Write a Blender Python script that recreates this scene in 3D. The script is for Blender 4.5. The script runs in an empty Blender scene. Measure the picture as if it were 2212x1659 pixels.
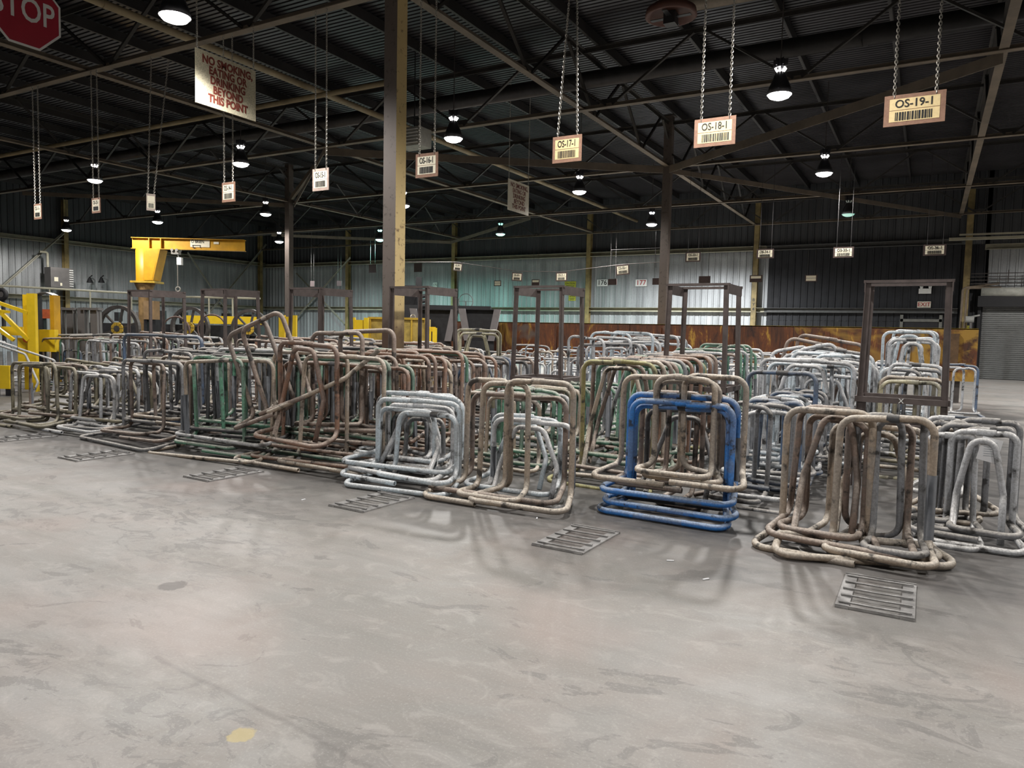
import bpy, math, random
from mathutils import Vector, Matrix
R = random.Random(7)
scn = bpy.context.scene
COL = scn.collection

# ------------------------------------------------------------------ camera
YAW, PIT, ROL, F, H = .516320155, .0721281973, .0212597718, 1578.29, 1.6
CX, CY = 1106.0, 829.5
fw = Vector((-math.sin(YAW)*math.cos(PIT), math.cos(YAW)*math.cos(PIT), -math.sin(PIT)))
_r = Vector((math.cos(YAW), math.sin(YAW), 0)); _u = _r.cross(fw)
rv = _r*math.cos(ROL)+_u*math.sin(ROL); uv = _u*math.cos(ROL)-_r*math.sin(ROL)
EYE = Vector((0, 0, H))
cam_data = bpy.data.cameras.new('camera'); cam = bpy.data.objects.new('camera', cam_data); COL.objects.link(cam)
cam_data.sensor_fit = 'HORIZONTAL'; cam_data.sensor_width = 36; cam_data.lens = F/2212*36
cam_data.clip_start = .05; cam_data.clip_end = 200
m = Matrix((rv, uv, -fw)).transposed().to_4x4(); m.translation = EYE; cam.matrix_world = m
scn.camera = cam

def ray(x, y): return fw + rv*((x-CX)/F) - uv*((y-CY)/F)
def atz(x, y, z=0.): d = ray(x, y); return EYE + d*((z-H)/d.z)
def atY(x, y, Y): d = ray(x, y); return EYE + d*(Y/d.y)
def atX(x, y, X): d = ray(x, y); return EYE + d*(X/d.x)
def atD(x, y, D): return EYE + ray(x, y)*D

# ------------------------------------------------------------------ world, exposure
w = bpy.data.worlds.new('world'); scn.world = w; w.use_nodes = True
w.node_tree.nodes['Background'].inputs[0].default_value = (.55, .62, .8, 1)
w.node_tree.nodes['Background'].inputs[1].default_value = .006
scn.view_settings.view_transform = 'Standard'; scn.view_settings.look = 'None'
scn.view_settings.gamma = 1; scn.view_settings.exposure = 0.0
scn.view_settings.use_curve_mapping = False
scn.cycles.max_bounces = 5; scn.cycles.diffuse_bounces = 3; scn.cycles.glossy_bounces = 2
scn.cycles.use_denoising = True
scn.cycles.sample_clamp_indirect = 4; scn.cycles.caustics_reflective = False; scn.cycles.caustics_refractive = False
LAMP_W = 920.0
WHITE = (1.0, .965, .93); COOL = (.96, .98, 1.0); TEAL = (.35, 1.0, .78)
LAMPS = [  # x, y, z, power factor, colour, where it hangs
 (-10.1, 7.3, 6.2, 1.0, WHITE, 'large bright high bay lamp near the no smoking sign in front'),
 (-2.73, 14.9, 6.2, 1.0, WHITE, 'high bay lamp with bell shade between the signs OS-18-1 and OS-19-1'),
 (-10.23, 14.9, 6.2, 1.0, WHITE, 'high bay lamp with bell shade just above right of the sign OS-16-1'),
 (-2.81, 22.45, 6.2, 1.0, WHITE, 'high bay lamp below the diagonal roof brace, left of the roll-up door'),
 (-10.22, 22.2, 6.2, 1.0, WHITE, 'high bay lamp just right of the smaller no smoking sign'),
 (-10.39, 29.9, 6.2, 6.5, COOL, 'small lamp beside the middle column, lighting the pale wall behind'),
 (-17.35, 14.6, 6.2, 1.0, WHITE, 'high bay lamp just above right of the sign OS-14-1'),
 (-23.85, 14.25, 6.2, 1.3, WHITE, 'glaring high bay lamp right above the sign OS-12-1'),
 (-24.07, 21.5, 6.2, .5, WHITE, 'high bay lamp just left of the far column'),
 (-30.72, 21.2, 6.2, 1.2, WHITE, 'high bay lamp above the yellow crane boom'),
 (-17.38, 22.1, 6.2, 1.0, WHITE, 'high bay lamp half hidden behind the near steel column'),
 (-31.09, 28.7, 6.2, 2.6, COOL, 'small far lamp between the crane boom and the far column'),
 (-25.13, 30.0, 6.2, 2.1, (.40, 1.0, .86), 'small greenish lamp left of the near steel column foot of the roof'),
 (-18.01, 30.3, 6.2, .30, TEAL, 'dim teal lamp under the smaller no smoking sign'),
 (-2.86, 30.1, 6.2, .02, TEAL, 'nearly dark teal lamp high up before the black right wall'),
 (-38.0, 14.3, 6.2, .22, WHITE, 'lamp at the far left end of the hall'),
 (-38.0, 21.2, 6.2, .6, WHITE, 'lamp before the left wall'),
 (-2.8, 7.3, 6.2, 1.0, WHITE, 'lamp over the nearest tube frames'), (4.6, 7.3, 6.2, 1.0, WHITE, 'lamp to the right of the frame rows'),
 (4.6, 14.9, 6.2, 1.0, WHITE, 'lamp over the aisle on the right'), (4.6, 22.4, 6.2, 1.0, WHITE, 'lamp over the aisle before the roll-up door'),
 (4.9, 31.5, 6.2, 1.0, WHITE, 'lamp in front of the roll-up door'),
 (-17.4, 7.3, 6.2, .7, WHITE, 'lamp over the left aisle'), (-10.2, -.3, 6.2, .62, WHITE, 'lamp over the front aisle on the left'),
 (-2.8, -.3, 6.2, .62, WHITE, 'lamp over the front aisle, nearest'), (4.6, -.3, 6.2, .62, WHITE, 'lamp over the front aisle on the right'),
 (-24.8, 7.0, 6.2, .6, WHITE, 'lamp at the left end of the front aisle')]

# ------------------------------------------------------------------ helpers
class MB:
    def __init__(s): s.v = []; s.f = []; s.mi = []
    def add(s, vs, fs, mi=0):
        o = len(s.v); s.v += [tuple(v) for v in vs]; s.f += [tuple(i+o for i in f) for f in fs]; s.mi += [mi]*len(fs)
        return s
    def box(s, c, d, mi=0, rz=0., ax=None):
        c = Vector(c); hx, hy, hz = d[0]/2, d[1]/2, d[2]/2
        if ax is None: X, Y, Z = Vector((math.cos(rz), math.sin(rz), 0)), Vector((-math.sin(rz), math.cos(rz), 0)), Vector((0, 0, 1))
        else: X, Y, Z = ax
        vs = [c+X*(hx*a)+Y*(hy*b)+Z*(hz*e) for a in (-1, 1) for b in (-1, 1) for e in (-1, 1)]
        return s.add(vs, [(0, 1, 3, 2), (4, 6, 7, 5), (0, 4, 5, 1), (2, 3, 7, 6), (0, 2, 6, 4), (1, 5, 7, 3)], mi)
    def bar(s, a, b, wd, ht, mi=0, up=Vector((0, 0, 1))):
        a, b = Vector(a), Vector(b); X = (b-a); L = X.length; X.normalize()
        if abs(X.dot(up)) > .98: up = Vector((0, 1, 0))
        Y = up.cross(X).normalized(); Z = X.cross(Y)
        return s.box((a+b)/2, (L, wd, ht), mi, ax=(X, Y, Z))
    def angle(s, a, b, wd, t, up=Vector((0, 0, 1)), mi=0, flip=1):
        """tee section: flat flange wd wide with a stem"""
        a, b = Vector(a), Vector(b); s.bar(a, b, wd, t, mi, up)
        o = up.normalized()*(wd*.3)*flip; s.bar(a+o, b+o, t, wd*.6, mi, up); return s
    def channel(s, a, b, wd, ht, t, mi=0):
        a, b = Vector(a), Vector(b); Z = Vector((0, 0, 1)); X = (b-a).normalized(); Y = Z.cross(X).normalized()
        s.bar(a-Y*(wd/2), b-Y*(wd/2), t, ht, mi)
        for q in (-1, 1): s.bar(a+Z*(q*(ht-t)/2), b+Z*(q*(ht-t)/2), wd, t, mi)
        return s
    def tube(s, pts, r, n=8, fil=0., closed=False, hollow=True, mi=0, seg=5):
        P = [Vector(p) for p in pts]; Q = []; N = len(P)
        for i, p in enumerate(P):
            if fil > 0 and (closed or 0 < i < N-1):
                a = P[(i-1) % N]-p; b = P[(i+1) % N]-p; la, lb = a.length, b.length
                if la < 1e-6 or lb < 1e-6: Q.append(p); continue
                a /= la; b /= lb
                ang = a.angle(b, math.pi)
                if ang > 3.0: Q.append(p); continue
                t = min(fil/math.tan(ang/2), la*.48, lb*.48)
                rr = t*math.tan(ang/2); cdir = (a+b).normalized(); c = p+cdir*(rr/math.sin(ang/2))
                s0 = p+a*t-c; s1 = p+b*t-c; tot = s0.angle(s1, 0)
                if tot < 1e-4: Q.append(p); continue
                for k in range(seg+1):
                    u = k/seg
                    Q.append(c + s0*(math.sin((1-u)*tot)/math.sin(tot)) + s1*(math.sin(u*tot)/math.sin(tot)))
            else: Q.append(p)
        M = len(Q); vs = []; T = []
        for i in range(M):
            if closed: d = Q[(i+1) % M]-Q[i-1]
            else: d = Q[min(i+1, M-1)]-Q[max(i-1, 0)]
            T.append(d.normalized() if d.length > 1e-9 else Vector((0, 0, 1)))
        nr = T[0].orthogonal().normalized()
        for i in range(M):
            nr = (nr-T[i]*nr.dot(T[i])); nr = nr.normalized() if nr.length > 1e-6 else T[i].orthogonal().normalized()
            b = T[i].cross(nr)
            for k in range(n):
                a = 2*math.pi*k/n; vs.append(Q[i]+(nr*math.cos(a)+b*math.sin(a))*r)
        fs = []
        for i in range(M if closed else M-1):
            j = (i+1) % M
            for k in range(n): fs.append((i*n+k, i*n+(k+1) % n, j*n+(k+1) % n, j*n+k))
        if closed:  # match the seam twist
            pass
        else:
            for e, i, sg in ((0, 0, 1), (1, M-1, -1)):
                if hollow:
                    o = len(vs); c = Q[i]
                    vs += [c+(vs[i*n+k]-c)*.78 for k in range(n)]
                    vs += [c+(vs[i*n+k]-c)*.78+T[i]*(sg*r*1.6) for k in range(n)]
                    for k in range(n):
                        k2 = (k+1) % n
                        fs.append((i*n+k, o+k, o+k2, i*n+k2)); fs.append((o+k, o+n+k, o+n+k2, o+k2))
                    fs.append(tuple(o+n+k for k in range(n)))
                else: fs.append(tuple(i*n+k for k in range(n)))
        return s.add(vs, fs, mi)
    def cyl(s, a, b, r, n=16, mi=0, r2=None):
        a, b = Vector(a), Vector(b); r2 = r if r2 is None else r2; T = (b-a).normalized(); x = T.orthogonal().normalized(); y = T.cross(x)
        vs = [a+(x*math.cos(t)+y*math.sin(t))*r for t in [2*math.pi*k/n for k in range(n)]]
        vs += [b+(x*math.cos(t)+y*math.sin(t))*r2 for t in [2*math.pi*k/n for k in range(n)]]
        fs = [(k, (k+1) % n, n+(k+1) % n, n+k) for k in range(n)]+[tuple(range(n)), tuple(range(2*n-1, n-1, -1))]
        return s.add(vs, fs, mi)
    def lathe(s, prof, c=(0, 0, 0), n=28, mi=0):
        c = Vector(c); vs = []
        for (r, z) in prof: vs += [c+Vector((r*math.cos(2*math.pi*k/n), r*math.sin(2*math.pi*k/n), z)) for k in range(n)]
        fs = []
        for i in range(len(prof)-1):
            for k in range(n): fs.append((i*n+k, i*n+(k+1) % n, (i+1)*n+(k+1) % n, (i+1)*n+k))
        return s.add(vs, fs, mi)
    def torus(s, c, R0, r, axis, n=32, k=8, mi=0):
        c = Vector(c); T = Vector(axis).normalized(); x = T.orthogonal().normalized(); y = T.cross(x)
        return s.tube([c+(x*math.cos(t)+y*math.sin(t))*R0 for t in [2*math.pi*i/n for i in range(n)]], r, k, closed=True, mi=mi)
    def prism(s, poly, ext, mi=0):
        """poly: list of 3d points, ext: extrusion vector"""
        n = len(poly); e = Vector(ext); P = [Vector(p) for p in poly]
        vs = P+[p+e for p in P]
        return s.add(vs, [tuple(range(n)), tuple(range(2*n-1, n-1, -1))]+[(k, (k+1) % n, n+(k+1) % n, n+k) for k in range(n)], mi)
    def build(s, name, mat, parent=None, smooth=False, loc=None):
        me = bpy.data.meshes.new(name); me.from_pydata(s.v, [], s.f)
        mats = mat if isinstance(mat, (list, tuple)) else [mat]
        for q in mats: me.materials.append(q)
        me.polygons.foreach_set('material_index', s.mi)
        if smooth: me.polygons.foreach_set('use_smooth', [True]*len(me.polygons))
        me.update()
        o = bpy.data.objects.new(name, me); COL.objects.link(o)
        if loc is not None: o.location = loc
        if parent is not None: o.parent = parent
        return o
def tag(o, label=None, cat=None, group=None, kind=None):
    if label: o['label'] = label
    if cat: o['category'] = cat
    if group: o['group'] = group
    if kind: o['kind'] = kind
    return o
def empty(name, loc=(0, 0, 0), rot=(0, 0, 0), label=None, cat=None, group=None):
    o = bpy.data.objects.new(name, None); COL.objects.link(o); o.location = loc; o.rotation_euler = rot
    o.empty_display_size = .1
    return tag(o, label, cat, group)
def struct(mb, name, mat, smooth=False):
    return tag(mb.build(name, mat, smooth=smooth), kind='structure')
def text_mesh(txt, size, mat, parent, name, mtx, ext=.001, align='CENTER', sx=1.0, space=1.0, off=.012):
    c = bpy.data.curves.new(name, 'FONT'); c.body = txt; c.size = size; c.align_x = align; c.align_y = 'CENTER'
    c.extrude = ext; c.offset = size*off; c.space_character = space; c.resolution_u = 3
    t = bpy.data.objects.new(name+'_tmp', c); COL.objects.link(t)
    dg = bpy.context.evaluated_depsgraph_get()
    me = bpy.data.meshes.new_from_object(t.evaluated_get(dg))
    bpy.data.objects.remove(t); bpy.data.curves.remove(c)
    me.materials.clear(); me.materials.append(mat)
    me.transform(mtx @ Matrix.Diagonal((sx, 1, 1, 1)))
    o = bpy.data.objects.new(name, me); COL.objects.link(o); o.parent = parent
    return o

# ------------------------------------------------------------------ materials
def nodes(name):
    M = bpy.data.materials.new(name); M.use_nodes = True; nt = M.node_tree
    return M, nt, nt.nodes['Principled BSDF'], nt.nodes, nt.links
def N(nt, t, **kw):
    n = nt.nodes.new(t)
    for k, v in kw.items():
        if k.startswith('i_'): n.inputs[k[2:].replace('_', ' ')].default_value = v
        else: setattr(n, k, v)
    return n
def ramp(nt, fac, p0, p1, c0=(0, 0, 0, 1), c1=(1, 1, 1, 1)):
    r = nt.nodes.new('ShaderNodeValToRGB'); e = r.color_ramp.elements
    e[0].position = p0; e[1].position = p1; e[0].color = c0; e[1].color = c1
    nt.links.new(fac, r.inputs[0]); return r.outputs[0]
def mix(nt, fac, a, b, mode='MIX'):
    n = nt.nodes.new('ShaderNodeMix'); n.data_type = 'RGBA'; n.blend_type = mode
    for sock, v in ((n.inputs[0], fac), (n.inputs[6], a), (n.inputs[7], b)):
        if isinstance(v, (int, float)): sock.default_value = v
        elif isinstance(v, (tuple, list)): sock.default_value = (*v[:3], 1)
        else: nt.links.new(v, sock)
    return n.outputs[2]
def noise(nt, vec, scale, detail=4, rough=.6, dist=0.):
    n = N(nt, 'ShaderNodeTexNoise'); n.inputs['Scale'].default_value = scale; n.inputs['Detail'].default_value = detail
    n.inputs['Roughness'].default_value = rough; n.inputs['Distortion'].default_value = dist
    if vec is not None: nt.links.new(vec, n.inputs['Vector'])
    return n.outputs[0]
def pos(nt, scale=None):
    g = N(nt, 'ShaderNodeNewGeometry')
    if scale is None: return g.outputs['Position']
    mp = N(nt, 'ShaderNodeMapping'); mp.inputs['Scale'].default_value = scale
    nt.links.new(g.outputs['Position'], mp.inputs['Vector']); return mp.outputs[0]
def math_(nt, op, a, b=None, clamp=False):
    n = N(nt, 'ShaderNodeMath', operation=op); n.use_clamp = clamp
    for i, v in enumerate((a, b)):
        if v is None: continue
        if isinstance(v, (int, float)): n.inputs[i].default_value = v
        else: nt.links.new(v, n.inputs[i])
    return n.outputs[0]
def simple(name, c, rough=.6, metal=0., var=.25, scale=6., emit=None, es=0., bump=0.):
    M, nt, B, ns, L = nodes(name)
    f = noise(nt, pos(nt), scale, 5)
    d = tuple(x*(1-var) for x in c)
    L.new(mix(nt, ramp(nt, f, .35, .65), d, c), B.inputs['Base Color'])
    B.inputs['Roughness'].default_value = rough; B.inputs['Metallic'].default_value = metal
    if bump:
        b = N(nt, 'ShaderNodeBump'); b.inputs['Strength'].default_value = bump; b.inputs['Distance'].default_value = .01
        L.new(f, b.inputs['Height']); L.new(b.outputs[0], B.inputs['Normal'])
    if emit: B.inputs['Emission Color'].default_value = (*emit, 1); B.inputs['Emission Strength'].default_value = es
    return M
def tube_mat(name, c, blot=.45, dust=.75, metal=0., rough=.55, dustc=(.50, .44, .36), patch=.35):
    """painted or galvanised tube: soot blotches, worn patches, grit lying on the upper sides"""
    M, nt, B, ns, L = nodes(name); p = pos(nt); g = N(nt, 'ShaderNodeNewGeometry')
    n1 = noise(nt, p, 7., 4); n2 = noise(nt, p, 55., 4, .75); n3 = noise(nt, p, 2.6, 3)
    grey = tuple((x+sum(c)/3)*.42 for x in c)
    base = mix(nt, math_(nt, 'MULTIPLY', ramp(nt, n3, .50, .53), patch*2), c, grey)
    base = mix(nt, ramp(nt, n2, .36, .66), mix(nt, .38, base, (.04, .035, .03)), base)
    base = mix(nt, math_(nt, 'MULTIPLY', ramp(nt, n1, .54, .62), blot), base, (.028, .025, .023))
    sp = N(nt, 'ShaderNodeSeparateXYZ'); L.new(g.outputs['Normal'], sp.inputs[0])
    up = math_(nt, 'MULTIPLY', ramp(nt, sp.outputs[2], -.05, .7), dust)
    up = math_(nt, 'MULTIPLY', up, ramp(nt, n1, .22, .42))
    base = mix(nt, up, base, mix(nt, ramp(nt, n2, .42, .6), tuple(x*.6 for x in dustc), dustc))
    base = mix(nt, math_(nt, 'MULTIPLY', ramp(nt, n1, .60, .66), .85), base, (.03, .027, .025))
    L.new(base, B.inputs['Base Color']); B.inputs['Roughness'].default_value = rough; B.inputs['Metallic'].default_value = metal
    return M
T = {
 'silver': tube_mat('silver_tube', (.58, .60, .63), dust=.75, dustc=(.88, .86, .82), metal=.05, rough=.42),
 'pale': tube_mat('pale_blue_tube', (.62, .72, .79), blot=.35, dust=.6, dustc=(.92, .92, .90), metal=.03, rough=.42),
 'grey': tube_mat('grey_tube', (.27, .28, .30), dust=.7, dustc=(.60, .56, .50), metal=.15),
 'tan': tube_mat('tan_tube', (.43, .345, .265), blot=.5, dust=.9, dustc=(.78, .70, .59)),
 'brown': tube_mat('brown_tube', (.26, .19, .155), blot=.5, dust=.8, dustc=(.62, .53, .45)),
 'rust': tube_mat('rust_tube', (.30, .165, .11), blot=.5, dust=.75, dustc=(.60, .50, .42)),
 'dark': tube_mat('charcoal_tube', (.075, .08, .09), blot=.3, dust=.5, dustc=(.36, .33, .29)),
 'green': tube_mat('green_tube', (.10, .24, .17), blot=.35, dust=.7, dustc=(.58, .58, .48)),
 'mint': tube_mat('mint_tube', (.16, .40, .27), blot=.3, dust=.85, dustc=(.62, .62, .54)),
 'blue': tube_mat('blue_tube', (.04, .24, .70), blot=.15, dust=.75, dustc=(.44, .50, .56)),
 'navy': tube_mat('slate_blue_tube', (.10, .16, .27), blot=.4, dust=.7, dustc=(.44, .44, .43)),
 'olive': tube_mat('olive_tube', (.22, .20, .135), blot=.4, dust=.7, dustc=(.52, .47, .36)),
 'cream': tube_mat('cream_tube', (.56, .52, .34), blot=.3, dust=.6, dustc=(.66, .62, .48)),
 'lime': tube_mat('yellow_green_tube', (.36, .31, .13), blot=.4, dust=.8, dustc=(.56, .54, .28)),
}
TNAME = {'silver': 'silver grey', 'pale': 'pale blue-silver', 'grey': 'dull grey', 'tan': 'sandy tan', 'brown': 'dusty brown', 'rust': 'rust brown',
 'dark': 'charcoal', 'green': 'dark green', 'mint': 'mint green', 'blue': 'bright blue', 'navy': 'slate blue', 'olive': 'olive brown',
 'cream': 'cream yellow', 'lime': 'yellow-green'}
RUB = simple('charcoal_sleeve', (.06, .065, .075), .6, var=.3, scale=20)
STEEL_D = simple('dark_steel', (.10, .088, .082), .5, .3, var=.35, scale=5)
RACKM = simple('rack_steel', (.125, .10, .093), .55, .2, var=.3, scale=9)
TRUSS = simple('truss_steel', (.042, .038, .034), .6, .1, var=.45, scale=2.2)
CHORD = simple('dusty_chord_steel', (.21, .17, .125), .7, .0, var=.4, scale=1.5)
BRACE = simple('brace_steel', (.21, .17, .13), .7, .0, var=.3, scale=2)
YEL = simple('yellow_paint', (.85, .58, .02), .4, var=.12, scale=5)
YELD = simple('worn_yellow_paint', (.62, .40, .04), .5, var=.4, scale=6)
AMBER = simple('amber_paint', (.64, .34, .012), .5, var=.25, scale=3)
BLACK = simple('sooty_black', (.014, .014, .016), .7, var=.3)
DARKM = simple('dark_machine', (.03, .03, .033), .5, .2, var=.4)
GREYM = simple('grey_machine_paint', (.16, .15, .145), .5, .1, var=.2, scale=3)
WHITEM = simple('white_paint', (.75, .75, .72), .5, var=.08)
PAPER = simple('white_paper', (.85, .86, .88), .7, var=.04)
INK = simple('black_ink', (.02, .02, .02), .7, var=.1)
REDINK = simple('red_ink', (.38, .03, .03), .6, var=.2)
SREDINK = simple('faded_maroon_ink', (.22, .045, .03), .7, var=.3, scale=30)
BOARD = simple('brown_board', (.33, .19, .13), .8, var=.25, scale=25)
BOARDD = simple('dark_board', (.07, .045, .04), .8, var=.25, scale=25)
LABELY = simple('yellowed_label', (.86, .68, .36), .6, var=.12, scale=30)
LABELW = simple('cream_label', (.86, .80, .62), .6, var=.08, scale=30)
SIGNCR = simple('speckled_cream_sign', (.70, .64, .46), .7, var=.45, scale=60)
STOPR = simple('stop_red', (.36, .012, .03), .45, var=.1)
CHAINM = simple('galvanised_chain', (.55, .52, .46), .35, .7, var=.3, scale=30)
GRATEM = simple('floor_grate_steel', (.42, .41, .40), .5, .4, var=.35, scale=20)
DUCT = simple('duct_metal', (.07, .066, .064), .38, .55, var=.3, scale=3)
COPPER = simple('reddish_cowl', (.13, .055, .04), .6, .1, var=.3)

def rust_mat(nm, yl):
    M, nt, B, ns, L = nodes(nm); p = pos(nt)
    a = noise(nt, p, .55, 5, .65, 1.2); b = noise(nt, pos(nt, (1.5, 1.5, .35)), 2.4, 6, .75, .6); c = noise(nt, p, .9, 2, .5)
    col = mix(nt, ramp(nt, b, .35, .62), (.04, .018, .012), (.21, .065, .018))
    col = mix(nt, math_(nt, 'MULTIPLY', ramp(nt, a, .62-yl, .72-yl), .85), col, (.46, .27, .04))
    col = mix(nt, math_(nt, 'MULTIPLY', ramp(nt, b, .58, .66), .8), col, (.60, .36, .05))
    col = mix(nt, math_(nt, 'MULTIPLY', ramp(nt, c, .64, .68), .85), col, (.16, .13, .11))
    L.new(col, B.inputs['Base Color']); B.inputs['Roughness'].default_value = .6; return M
RUSTY = rust_mat('rust_red_plate', 0.0); RUSTY2 = rust_mat('rusty_yellow_plate', .14)

def wall_mat():
    M, nt, B, ns, L = nodes('galvanised_wall'); g = pos(nt, (2.2, 2.2, .12)); f = noise(nt, g, 1., 6, .7)
    s = noise(nt, pos(nt), 14., 3)
    col = mix(nt, ramp(nt, f, .3, .72), (.20, .21, .215), (.50, .52, .53))
    col = mix(nt, math_(nt, 'MULTIPLY', ramp(nt, s, .5, .75), .3), col, (.16, .15, .14))
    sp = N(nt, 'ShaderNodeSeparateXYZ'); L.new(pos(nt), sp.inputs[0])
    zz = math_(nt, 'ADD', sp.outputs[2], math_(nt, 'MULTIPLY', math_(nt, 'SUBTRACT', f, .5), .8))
    col = mix(nt, math_(nt, 'MULTIPLY', ramp(nt, math_(nt, 'MULTIPLY', zz, .1), .545, .60), .88), col, (.022, .023, .027))  # upper wall darkened in the colour, painted shade above the lamp light
    L.new(col, B.inputs['Base Color']); B.inputs['Roughness'].default_value = .45; B.inputs['Metallic'].default_value = .2; return M
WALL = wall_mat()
BLACKWALL = simple('dark_cladding', (.022, .023, .027), .7, .1, var=.5, scale=1.5)
DECK = simple('roof_deck_steel', (.055, .052, .058), .38, .5, var=.5, scale=.8)
PURL = simple('purlin_steel', (.045, .042, .042), .55, .2, var=.4, scale=1.2)

def floor_mat():
    M, nt, B, ns, L = nodes('worn_concrete'); p = pos(nt)
    big = noise(nt, p, .22, 3, .5, .6); mid = noise(nt, p, 1.1, 6, .65, 1.0); fine = noise(nt, p, 75., 5, .8); md2 = noise(nt, pos(nt, (1, 1.5, 1)), 4.2, 6, .68, 1.0)
    strk = noise(nt, pos(nt, (.28, 2.3, 1)), 1.3, 6, .7, .4); pt = noise(nt, pos(nt, (.9, 1.7, 1)), 1.15, 7, .62, 1.6)
    col = mix(nt, ramp(nt, big, .35, .65), (.285, .275, .252), (.375, .36, .345))
    col = mix(nt, math_(nt, 'MULTIPLY', ramp(nt, mid, .40, .75), .45), col, (.40, .325, .285))
    col = mix(nt, math_(nt, 'MULTIPLY', ramp(nt, strk, .44, .66), .55), col, (.235, .225, .20))
    col = mix(nt, math_(nt, 'MULTIPLY', ramp(nt, pt, .585, .605), .6), col, (.19, .182, .17))
    cl = ramp(nt, noise(nt, p, .45, 3, .5), .46, .60)
    col = mix(nt, math_(nt, 'MULTIPLY', math_(nt, 'MULTIPLY', ramp(nt, md2, .55, .575), cl), .55), col, (.20, .192, .182))
    col = mix(nt, math_(nt, 'MULTIPLY', ramp(nt, md2, .34, .46, (1, 1, 1, 1), (0, 0, 0, 1)), .32), col, (.52, .49, .46))
    col = mix(nt, math_(nt, 'MULTIPLY', ramp(nt, noise(nt, p, .7, 2, .5), .55, .68), .35), col, (.42, .31, .27))
    col = mix(nt, math_(nt, 'MULTIPLY', ramp(nt, fine, .54, .66), .45), col, (.56, .53, .50))
    col = mix(nt, math_(nt, 'MULTIPLY', ramp(nt, fine, .28, .42, (1, 1, 1, 1), (0, 0, 0, 1)), .4), col, (.18, .17, .16))
    sp = N(nt, 'ShaderNodeSeparateXYZ'); L.new(p, sp.inputs[0])
    # soot trodden in around the rows of frames, deepened to paint shadow under piles (x < 2, 4.6 < y < 21)
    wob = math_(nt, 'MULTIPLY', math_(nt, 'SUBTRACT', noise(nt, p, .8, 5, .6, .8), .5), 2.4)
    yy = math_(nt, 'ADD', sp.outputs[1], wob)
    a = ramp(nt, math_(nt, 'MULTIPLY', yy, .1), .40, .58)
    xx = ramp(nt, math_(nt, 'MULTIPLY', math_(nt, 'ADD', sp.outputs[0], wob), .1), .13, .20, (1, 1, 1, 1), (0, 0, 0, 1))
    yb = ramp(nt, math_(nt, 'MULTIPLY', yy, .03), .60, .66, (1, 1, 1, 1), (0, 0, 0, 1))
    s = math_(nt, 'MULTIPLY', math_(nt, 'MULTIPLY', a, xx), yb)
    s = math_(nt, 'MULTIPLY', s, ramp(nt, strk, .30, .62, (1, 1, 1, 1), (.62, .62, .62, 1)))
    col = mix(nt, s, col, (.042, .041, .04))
    # yellow paint spot, oil spot
    def spot(px, py, r, c, amt):
        q = atz(px, py); d = N(nt, 'ShaderNodeVectorMath', operation='DISTANCE'); L.new(p, d.inputs[0]); d.inputs[1].default_value = q
        k = math_(nt, 'ADD', d.outputs['Value'], math_(nt, 'MULTIPLY', math_(nt, 'SUBTRACT', noise(nt, p, 14., 4), .5), r*1.4))
        return mix(nt, math_(nt, 'MULTIPLY', ramp(nt, math_(nt, 'DIVIDE', k, r*2), .42, .52, (1, 1, 1, 1), (0, 0, 0, 1)), amt), col, c)
    col = spot(520, 1588, .055, (.60, .48, .18), .6)
    col = spot(373, 1265, .085, (.09, .08, .075), .6)
    # cracks
    for (x0, y0, x1, y1) in ((335, 1418, 700, 1602), (700, 1602, 800, 1659)):
        A, Bq = atz(x0, y0), atz(x1, y1); d = (Bq-A); Lg = d.length; d.normalize(); nn = Vector((-d.y, d.x, 0))
        dt = N(nt, 'ShaderNodeVectorMath', operation='DOT_PRODUCT'); L.new(p, dt.inputs[0]); dt.inputs[1].default_value = nn
        al = N(nt, 'ShaderNodeVectorMath', operation='DOT_PRODUCT'); L.new(p, al.inputs[0]); al.inputs[1].default_value = d
        off = math_(nt, 'ADD', math_(nt, 'SUBTRACT', dt.outputs['Value'], nn.dot(A)), math_(nt, 'MULTIPLY', math_(nt, 'SUBTRACT', noise(nt, p, 3., 4), .5), .05))
        k = ramp(nt, math_(nt, 'ABSOLUTE', off), .002, .022, (1, 1, 1, 1), (0, 0, 0, 1))
        mid_ = math_(nt, 'ABSOLUTE', math_(nt, 'SUBTRACT', al.outputs['Value'], d.dot(A)+Lg/2))
        k = math_(nt, 'MULTIPLY', k, math_(nt, 'LESS_THAN', mid_, Lg/2))
        col = mix(nt, math_(nt, 'MULTIPLY', k, .3), col, (.11, .10, .095))
    L.new(col, B.inputs['Base Color'])
    L.new(ramp(nt, mid, .3, .7, (.42, .42, .42, 1), (.6, .6, .6, 1)), B.inputs['Roughness'])
    b = N(nt, 'ShaderNodeBump'); b.inputs['Strength'].default_value = .25; b.inputs['Distance'].default_value = .01
    L.new(mid, b.inputs['Height']); L.new(b.outputs[0], B.inputs['Normal'])
    return M
FLOOR = floor_mat()
def col_mat(name, c, c2, sc=9.):
    M, nt, B, ns, L = nodes(name); p = pos(nt); n1 = noise(nt, p, sc, 6, .75); n2 = noise(nt, pos(nt, (3, 3, .6)), 1.2, 4)
    sp = N(nt, 'ShaderNodeSeparateXYZ'); L.new(p, sp.inputs[0])
    z = math_(nt, 'ADD', sp.outputs[2], math_(nt, 'MULTIPLY', math_(nt, 'SUBTRACT', n2, .5), 1.2))
    low = ramp(nt, math_(nt, 'MULTIPLY', z, .2), .30, .42, (1, 1, 1, 1), (0, 0, 0, 1))
    col = mix(nt, ramp(nt, n1, .56, .66), c, c2); col = mix(nt, math_(nt, 'MULTIPLY', low, .9), col, (.07, .035, .02))
    L.new(col, B.inputs['Base Color']); B.inputs['Roughness'].default_value = .65; return M
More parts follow.
